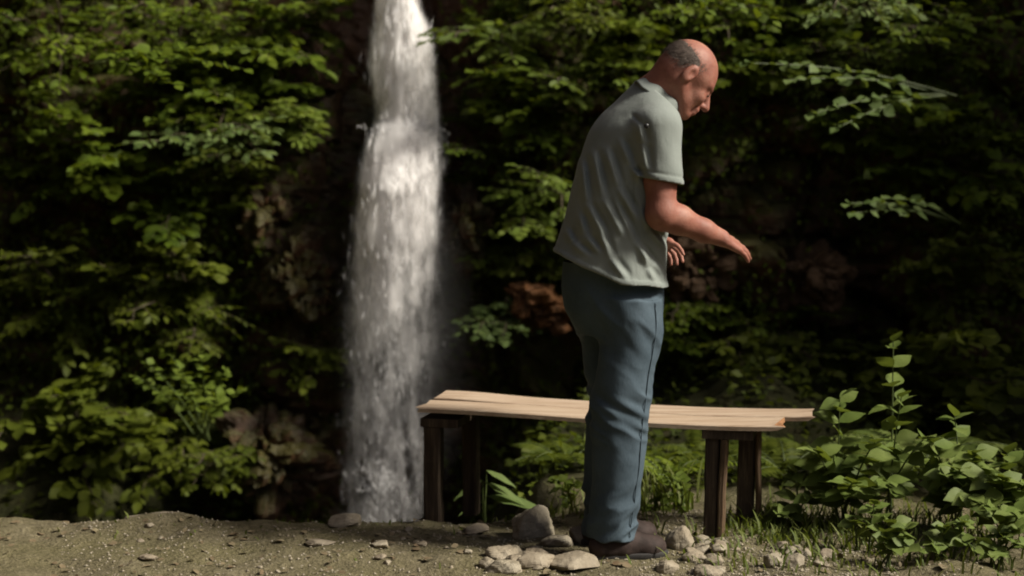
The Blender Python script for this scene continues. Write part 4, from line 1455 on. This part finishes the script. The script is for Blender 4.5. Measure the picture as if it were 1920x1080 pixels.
# ---- body: head, neck, arms, hands, legs as one surface
B = Field((0.10, 4.80, 0.03), (0.86, 5.52, 1.74), 0.0042)
HP, HY = math.radians(38), math.radians(13)
hf0 = np.array((math.cos(HY), math.sin(HY), 0))
HF = hf0 * math.cos(HP) - UP * math.sin(HP)
HU = hf0 * math.sin(HP) + UP * math.cos(HP)
HS = np.cross(HU, HF)           # his left
HC = W(1286, 144, 5.10)
HFR = (HF, HU, HS)


def hp(f_, u_, s_=0.0):
    return HC + HF * f_ + HU * u_ + HS * s_


B.ell(hp(-.008, .030), (.098, .090, .078), HFR, 0.01)
B.ell(hp(.040, .015), (.052, .058, .064), HFR, 0.02)
B.ell(hp(.040, -.045), (.054, .070, .057), HFR, 0.02)
B.ell(hp(.066, -.098), (.026, .022, .026), HFR, 0.02)
for sg in (-1, 1):
    B.cone(hp(-.012, -.045, .052 * sg), hp(.055, -.100, .020 * sg), .020, .017, 0.02)
    B.cone(hp(.088, .014, .010 * sg), hp(.070, .016, .046 * sg), .011, .010, 0.012)
    B.ell(hp(.062, -.032, .036 * sg), (.026, .022, .022), HFR, 0.015)
    B.ell(hp(.100, -.008, .031 * sg), (.016, .012, .015), HFR, 0.010, 's')
    B.ell(hp(.080, -.008, .031 * sg), (.0125, .0115, .0125), HFR, 0.004)
    B.cone(hp(.092, -.046, .009 * sg), hp(.102, -.043, .010 * sg), .009, .008, 0.008)
    ef = (HF * 0.96 - HU * 0.2, HU * 0.96 + HF * 0.2, HS)
    B.ell(hp(-.014, -.004, .078 * sg), (.020, .034, .011), ef, 0.006)
    B.ell(hp(-.008, -.002, .091 * sg), (.011, .020, .010), ef, 0.006, 's')
    B.cone(hp(.078, -.055, .028 * sg), hp(.080, -.082, .030 * sg), .004, .004, 0.01, 's')
B.cone(hp(.094, .002), hp(.117, -.038), .0095, .0135, 0.010)
B.cone(hp(.094, -.066, -.018), hp(.094, -.066, .018), .0075, .0075, 0.01)
B.cone(hp(.091, -.080, -.016), hp(.091, -.080, .016), .0075, .0075, 0.008)
B.cone(hp(.105, -.0735, -.024), hp(.105, -.0735, .024), .0035, .0035, 0.004, 's')
B.cone(hp(-.030, -.030), NECK + UP * -0.02, .060, .066, 0.03)
B.cone(hp(-.060, -.010), NECK + np.array((-0.03, 0, -0.03)), .042, .055, 0.03)
B.stack([(z_, x_, y_, max(a_ - (.035 if z_ > 1.08 else .085), .02), max(b_ - (.04 if z_ > 1.08 else .085), .02)) for (z_, x_, y_, a_, b_) in torso_rows], YAW, 0.03)
B.cone(NECK - UP * 0.02, SH_R - UP * 0.01, .05, .05, 0.03)
# arms
B.cone(SH_R, SH_R * 0.4 + EL_R * 0.6, .052, .051, 0.02)
B.cone(SH_R * 0.4 + EL_R * 0.6, EL_R, .051, .047, 0.02)
B.ell(EL_R * 0.98 + WR_R * 0.02 - UP * 0.004, (.047, .044, .050), (FW, RT, UP), 0.02)
M1 = EL_R * 0.72 + WR_R * 0.28 + UP * 0.002
B.cone(EL_R, M1, .046, .046, 0.02)
B.cone(M1, EL_R * 0.3 + WR_R * 0.7, .046, .036, 0.02)
B.cone(EL_R * 0.3 + WR_R * 0.7, WR_R, .036, .028, 0.02)
B.cone(SH_L, EL_L, .048, .044, 0.02)
B.cone(EL_L, EL_L * 0.6 + WR_L * 0.4, .044, .042, 0.02)
B.cone(EL_L * 0.6 + WR_L * 0.4, WR_L, .042, .028, 0.02)


def hand(wr, hd, palm_n, thumb_dir, bend, L=0.088):
    """palm + five fingers; palm_n points out of the back of the hand"""
    hd = norm(np.array(hd, float))
    pn = np.array(palm_n, float)
    pn = norm(pn - hd * (pn @ hd))
    wd = np.cross(hd, pn)
    if wd @ np.array(thumb_dir) < 0:
        wd = -wd            # towards the thumb
    kn = []
    for i, o_ in enumerate((0.034, 0.0115, -0.0115, -0.033)):
        k_ = wr + hd * (L - 0.006 * abs(i - 1)) + wd * o_ + pn * (0.003 if i in (1, 2) else 0)
        kn.append(k_)
        B.cone(wr + wd * o_ * 0.55 + hd * 0.01, k_, .016, .0125, 0.012)
    lens = (.072, .080, .074, .058)
    for i in range(4):
        p, d = kn[i], norm(hd + wd * (0.20 - 0.13 * i))
        for j, fr in enumerate((0.46, 0.30, 0.24)):
            an = bend[i] * (0.8, 1.2, 0.9)[j]
            d = norm(d * math.cos(an) - pn * math.sin(an))
            q = p + d * lens[i] * fr
            B.cone(p, q, .0092 - .0010 * j, .0084 - .0010 * j, 0.003)
            p = q
    p = wr + hd * 0.022 + wd * 0.020 - pn * 0.006
    d = norm(hd * 0.65 + wd * 0.75 - pn * 0.35)
    for j, (ln_, r_) in enumerate(((.042, .0145), (.034, .0110), (.026, .0098))):
        q = p + d * ln_
        B.cone(p, q, r_, r_ * 0.9, 0.008)
        p = q
        d = norm(d + hd * 0.35)


hand(WR_R, (0.74, 0.52, -0.36), (0.30, -0.40, 0.85), (-0.3, 0.8, -0.5), (0.10, 0.12, 0.15, 0.2), 0.078)
hand(WR_L, (0.80, -0.10, -0.35), (0.1, 0.55, 0.8), (0, -1, 0.2), (0.35, 0.45, 0.5, 0.5), 0.078)
B.stack(leg_rows(R_LEG, 5.05, .022), YAW, 0.02)
B.stack(leg_rows(L_LEG, 5.24, .022), YAW, 0.02)
B.build("body", SKIN, man, 1)

# ---- hair round the back and sides of the bald head
Hh = Field(HC - 0.14, HC + 0.14, 0.004)
Hh.ell(hp(-.010, .029), (.0985, .0902, .0785), HFR, 0.002)
X, Y_, Z_ = Hh.grid()
lf = (X - HC[0]) * HF[0] + (Y_ - HC[1]) * HF[1] + (Z_ - HC[2]) * HF[2]
lu = (X - HC[0]) * HU[0] + (Y_ - HC[1]) * HU[1] + (Z_ - HC[2]) * HU[2]
ls_ = (X - HC[0]) * HS[0] + (Y_ - HC[1]) * HS[1] + (Z_ - HC[2]) * HS[2]
nz_ = 0.004 * fbm(lf * 60, lu * 60, ls_ * 60, 2, 500)
top = lu - (0.070 + 0.42 * (-lf - 0.05))          # hairline along the crown
front = lf - (0.030 - 0.9 * np.abs(lu - 0.045))        # temple
bottom = -(lu + 0.062 + 0.35 * (lf + 0.06))
ear = 0.030 - np.sqrt((lf + 0.010) ** 2 + (lu + 0.006) ** 2)
Hh.D = np.maximum.reduce([Hh.D - nz_, top + nz_ * 2, front + nz_ * 3, bottom + nz_ * 2, ear]).astype(f32)
hair = Hh.build("hair", HAIR, man, 1)
Rh = np.random.default_rng(88)
sv_, sf_ = [], []
nh = 0
while nh < 3600:
    d3 = norm(Rh.normal(size=3))
    f_, u_, s_ = -.010 + d3[0] * .099, .029 + d3[1] * .0905, d3[2] * .079
    j_ = Rh.normal(0, 0.006)
    if u_ > 0.072 + 0.42 * (-f_ - 0.05) + j_ or f_ > 0.032 - 0.9 * abs(u_ - 0.045) + j_ or u_ < -0.064 - 0.35 * (f_ + 0.06) + j_:
        continue
    if math.hypot(f_ + .010, u_ + .006) < 0.031:
        continue
    p_ = hp(f_, u_, s_)
    o_ = HF * d3[0] + HU * d3[1] + HS * d3[2]
    dn = norm(-HU * 0.8 - HF * 0.5 + Rh.normal(0, 0.25, 3) + o_ * 0.35)
    w_ = norm(np.cross(dn, o_)) * 0.0007
    L_ = Rh.uniform(0.006, 0.013)
    sv_ += [p_ - w_, p_ + w_, p_ + dn * L_]
    sf_.append((3 * nh, 3 * nh + 1, 3 * nh + 2))
    nh += 1
tag(obj("hair_strands", np.array(sv_), np.array(sf_), HAIR, hair), kind="stuff")
for sg in (-1, 1):
    v, f = ellipsoid((0, 0, 0), (1, 1, 1), 14, 8)
    c = hp(.0865, -.010, .031 * sg)
    obj("eye", c + (v[:, 0:1] * .0085) * HF + (v[:, 1:2] * .010) * HS + (v[:, 2:3] * .0055) * HU, f, EYE, man)
    v, f = tube([hp(.0955, .021, .014 * sg), hp(.0885, .025, .030 * sg), hp(.074, .021, .046 * sg)], [.003, .004, .002], 6)
    obj("eyebrow", v, f, HAIR, man)

# ---- shirt
S = Field((0.08, 4.80, 0.82), (0.74, 5.50, 1.66), 0.0042)
S.stack(torso_rows, YAW, 0.02)
S.cone(NECK - UP * 0.045 + RT * 0.03, SH_R + UP * 0.002, .058, .064, 0.05)
S.cone(NECK - UP * 0.045 - RT * 0.03, SH_L, .058, .060, 0.05)
SE = SH_R * 0.36 + EL_R * 0.64
S.cone(SH_R, SE + np.array((0.004, 0, -0.03)), .068, .071, 0.03)
SEL = SH_L * 0.4 + EL_L * 0.6
S.cone(SH_L, SEL, .064, .066, 0.03)
X, Y_, Z_ = S.grid()


def seg_mask(p, q, w):
    """1 near a line in the picture plane (x,z) of his near side"""
    ax_, az_ = q[0] - p[0], q[2] - p[2]
    L2 = ax_ * ax_ + az_ * az_
    t = np.clip(((X - p[0]) * ax_ + (Z_ - p[2]) * az_) / L2, 0, 1)
    d2 = (X - p[0] - ax_ * t) ** 2 + (Z_ - p[2] - az_ * t) ** 2
    return np.exp(-d2 / (w * w)) * np.sin(np.pi * np.clip(t * 0.94 + 0.03, 0, 1)) ** 0.6


wrk = 0
near = (1 - sstep(5.12, 5.30, Y_)).astype(f32)
folds = [((1092, 300), (1098, 380), (1130, 440), 8.5), ((1112, 285), (1128, 370), (1165, 440), 8), ((1136, 280), (1156, 350), (1190, 410), 9), ((1160, 262), (1178, 310), (1200, 345), 8),
         ((1150, 380), (1185, 450), (1232, 505), 8), ((1085, 400), (1095, 440), (1120, 470), 7), ((1195, 390), (1215, 430), (1246, 462), 8), ((1062, 430), (1072, 455), (1100, 475), 7),
         ((1120, 430), (1140, 480), (1170, 520), 6), ((1200, 470), (1212, 500), (1225, 525), 6), ((1193, 232), (1199, 270), (1205, 320), 7)]
for p0, p1, p2, am in folds:
    a, b_, c_ = (W(*p, 5.0) for p in (p0, p1, p2))
    wrk = wrk + am * 0.0014 * (np.maximum(seg_mask(a, b_, 0.0105), seg_mask(b_, c_, 0.0105)))
    sh_ = np.array((0.020, 0, 0.003))
    wrk = wrk - am * 0.0011 * (np.maximum(seg_mask(a + sh_, b_ + sh_, 0.010), seg_mask(b_ + sh_, c_ + sh_, 0.010)))
# crease at the shoulder seam
a, b_ = W(1187, 214, 4.95), W(1203, 235, 4.95)
wrk = wrk - 0.006 * seg_mask(a, b_, 0.006)
q_ = (X + 0.35 * Z_)
soft = vnoise(q_ * 16, Z_ * 4, Y_ * 5, 600) * 0.004 + vnoise(X * 30, Z_ * 22, Y_ * 22, 610) * 0.0018
S.D = S.D - (wrk * near + soft * sstep(1.62, 1.4, Z_) * 1.0).astype(f32)
# hem line, sleeve ends and neck opening
hx = np.array([W(p, 500, 5.05)[0] for p in (1020, 1045, 1090, 1160, 1240, 1270)])
hz = np.array([W(0, p, 5.05)[2] for p in (470, 476, 498, 527, 537, 537)])
hem = np.interp(X.ravel(), hx, hz).reshape(X.shape)
hem = hem + 0.006 * vnoise(X * 14, Y_ * 14, 0.5, 620)
flare = 0.010 * np.exp(-np.clip(Z_ - hem, 0, 1) / 0.05) + 0.003 * (np.abs(Z_ - hem - 0.008) < 0.009)
S.D = (S.D - flare).astype(f32)
S.D = np.maximum(S.D, (hem - Z_).astype(f32))
B_cut = W(1203, 333, 4.95), W(1277, 346, 4.95)
zc = B_cut[0][2] + (X - B_cut[0][0]) * (B_cut[1][2] - B_cut[0][2]) / (B_cut[1][0] - B_cut[0][0])
arm_zone = np.sqrt((X - (SE[0])) ** 2 + (Y_ - SE[1]) ** 2) - 0.085
torso_only = Field((0.08, 4.80, 0.82), (0.74, 5.50, 1.66), 0.0042)
torso_only.stack(torso_rows, YAW, 0.02)
torso_only.D = np.maximum(torso_only.D - wrk.astype(f32) * near - flare.astype(f32), (hem - Z_).astype(f32))
S.D = (S.D + 0.0025 * np.exp(-((Z_ - zc - 0.022) / 0.005) ** 2) * (arm_zone < 0) - 0.002 * (np.abs(Z_ - zc - 0.008) < 0.011) * (arm_zone < 0)).astype(f32)
sleeve = np.where(arm_zone < 0, np.maximum(S.D, zc - Z_), S.D)
sleeve = np.where((arm_zone < 0) & (Z_ < zc + 0.03), np.minimum(np.maximum(S.D, zc - Z_), torso_only.D), sleeve)
CC, CA = W(1237, 187, 5.105), norm(np.array((0.74, 0.10, 0.66)))
S.D = np.maximum(sleeve, (X - CC[0]) * CA[0] + (Y_ - CC[1]) * CA[1] + (Z_ - CC[2]) * CA[2] + 0.004).astype(f32)
shirt = S.build("shirt", SHIRT, man, 1)

# collar: a folded band standing round the neck
th = np.linspace(0, 2 * np.pi, 49)[:-1]
ca = norm(np.cross(CA, np.array((0, 1.0, 0))))
cb_ = np.cross(CA, ca)
V, n_ = [], len(th)
for (r_, hgt) in ((.076, -.030), (.072, .012), (.073, .019), (.078, .021), (.083, .014), (.094, -.020), (.096, -.026), (.092, -.028)):
    for t in th:
        w_ = 0.0025 * math.sin(3 * t + 1) + 0.002 * math.sin(7 * t)
        V.append(CC + ca * math.cos(t) * (r_ + w_) + cb_ * math.sin(t) * (r_ + w_) * 0.92 + CA * (hgt + w_))
F = [(i * n_ + j, i * n_ + (j + 1) % n_, (i + 1) * n_ + (j + 1) % n_, (i + 1) * n_ + j) for i in range(7) for j in range(n_)]
obj("collar", np.array(V), np.array(F), SHIRT, shirt)
v, f = ellipsoid(W(1212, 236, 4.887), (0.0085, 0.005, 0.0085), 12, 8)
obj("button", v, f, DARK, shirt)

# ---- trousers
T = Field((0.08, 4.84, 0.02), (0.64, 5.46, 0.98), 0.0044)
T.stack([row(430, 1072, 1225, .15, 5.14), row(480, 1058, 1238, .175, 5.14), row(540, 1053, 1243, .175, 5.14), row(580, 1060, 1242, .17, 5.14), row(625, 1085, 1236, .15, 5.14)], YAW, 0.03)
T.stack(leg_rows(R_LEG, 5.05), YAW, 0.035)
T.stack(leg_rows(L_LEG, 5.24), YAW, 0.035)
X, Y_, Z_ = T.grid()
wob = vnoise(X * 12, Y_ * 12, Z_ * 7, 650) * 0.005
zk, za = W(0, 775, 5.0)[2], W(0, 985, 5.0)[2]
def creases(q, seed):
    n_ = vnoise(X * 7, Y_ * 7, q, seed) + 0.5 * vnoise(X * 13 + 3, Y_ * 13, q * 1.9, seed + 1)
    return 1 - 2.2 * np.abs(n_)


kn = np.exp(-((Z_ - zk) / 0.10) ** 2) * creases((Z_ + 0.55 * X) * 21, 655) * 0.009
an_ = np.exp(-((Z_ - za) / 0.09) ** 2) * creases((Z_ - 0.6 * X) * 19, 660) * 0.012
th_ = np.exp(-((Z_ - W(0, 610, 5)[2]) / 0.14) ** 2) * creases((Z_ * 0.7 + X * 0.9) * 15, 665) * 0.0055
T.D = (T.D - wob - kn - an_ - th_).astype(f32)
trousers = T.build("trousers", JEANS, man, 1)
# outer seam down the near leg, laid on the cloth
seam = []
lr = np.array(sorted(leg_rows(R_LEG, 5.05)))
sd_dir = norm(RT * 0.75 + FW * 0.35)
for z_ in np.linspace(lr[0, 0] + 0.01, lr[-1, 0], 60):
    c0 = np.array((np.interp(z_, lr[:, 0], lr[:, 1]), np.interp(z_, lr[:, 0], lr[:, 2]), z_))
    for st_ in np.arange(0.03, 0.16, 0.002):
        q = c0 + sd_dir * st_
        i_ = np.round((q - T.lo) / T.h).astype(int)
        if T.D[i_[0], i_[1], i_[2]] > 0.001:
            break
    seam.append(q)
seam = np.array(seam)
for k in (0, 1, 0, 1):
    seam[2:-2, k] = np.convolve(seam[:, k], np.ones(5) / 5, 'valid')
v, f = tube(seam, np.full(len(seam), 0.0020), 5)
obj("seam", v, f, JEANS, trousers)

# ---- shoes
for (ax_, py, Y, nm) in ((1146, 1052, 5.04, "r"), (1132, 1030, 5.24, "l")):
    ank = W(ax_, py - 50, Y)
    gz = float(ground_z(ank[0] + 0.05, Y)) - 0.004
    yw = YAW - 0.20
    F_ = np.array((math.cos(yw), math.sin(yw), 0))
    R_ = np.array((math.sin(yw), -math.cos(yw), 0))
    heel = np.array((ank[0], Y, gz)) - F_ * 0.062
    sh = Field(heel + np.array((-.07, -.09, -.02)), heel + np.array((.33, .22, .16)), 0.004)
    sh.cone(heel + F_ * .025 + UP * .045, heel + F_ * .10 + UP * .048, .040, .044, 0.02)
    sh.cone(heel + F_ * .10 + UP * .046, heel + F_ * .215 + UP * .034, .044, .036, 0.02)
    sh.cone(heel + F_ * .19 + UP * .034 + R_ * .012, heel + F_ * .22 + UP * .032 - R_ * .018, .036, .034, 0.02)
    sh.cone(heel + F_ * .05 + UP * .05, heel + F_ * .060 + UP * .092, .040, .038, 0.02)
    sh.cone(heel + F_ * .075 + UP * .082, heel + F_ * .165 + UP * .050, .034, .030, 0.025)
    X, Y_, Z_ = sh.grid()
    sh.D = np.maximum(sh.D, (heel[2] + 0.018 - Z_)).astype(f32)
    shoe = sh.build("shoe", SHOE, man, 1)
    outl = []
    for t in np.linspace(0, 2 * np.pi, 40)[:-1]:
        u_, s_ = math.cos(t), math.sin(t)
        fw_ = 0.120 + 0.140 * np.sign(u_) * abs(u_) ** 0.8
        wd_ = (0.040 + 0.012 * sstep(0.08, 0.20, fw_)) * np.sign(s_) * abs(s_) ** 0.75
        outl.append(heel + F_ * fw_ + R_ * wd_)
    outl = np.array(outl)
    V = np.concatenate([outl + UP * -0.004, outl + UP * 0.021, outl * 0.97 + 0.03 * outl.mean(0) + UP * 0.026])
    n_ = len(outl)
    F = [(i * n_ + j, i * n_ + (j + 1) % n_, (i + 1) * n_ + (j + 1) % n_, (i + 1) * n_ + j) for i in range(2) for j in range(n_)]
    V = np.concatenate([V, [outl.mean(0) + UP * 0.026, outl.mean(0) - UP * 0.004]])
    tr_ = [(2 * n_ + j, 2 * n_ + (j + 1) % n_, 3 * n_) for j in range(n_)] + [((j + 1) % n_, j, 3 * n_ + 1) for j in range(n_)]
    obj("sole", V, [np.array(F), np.array(tr_)], SOLE, shoe)
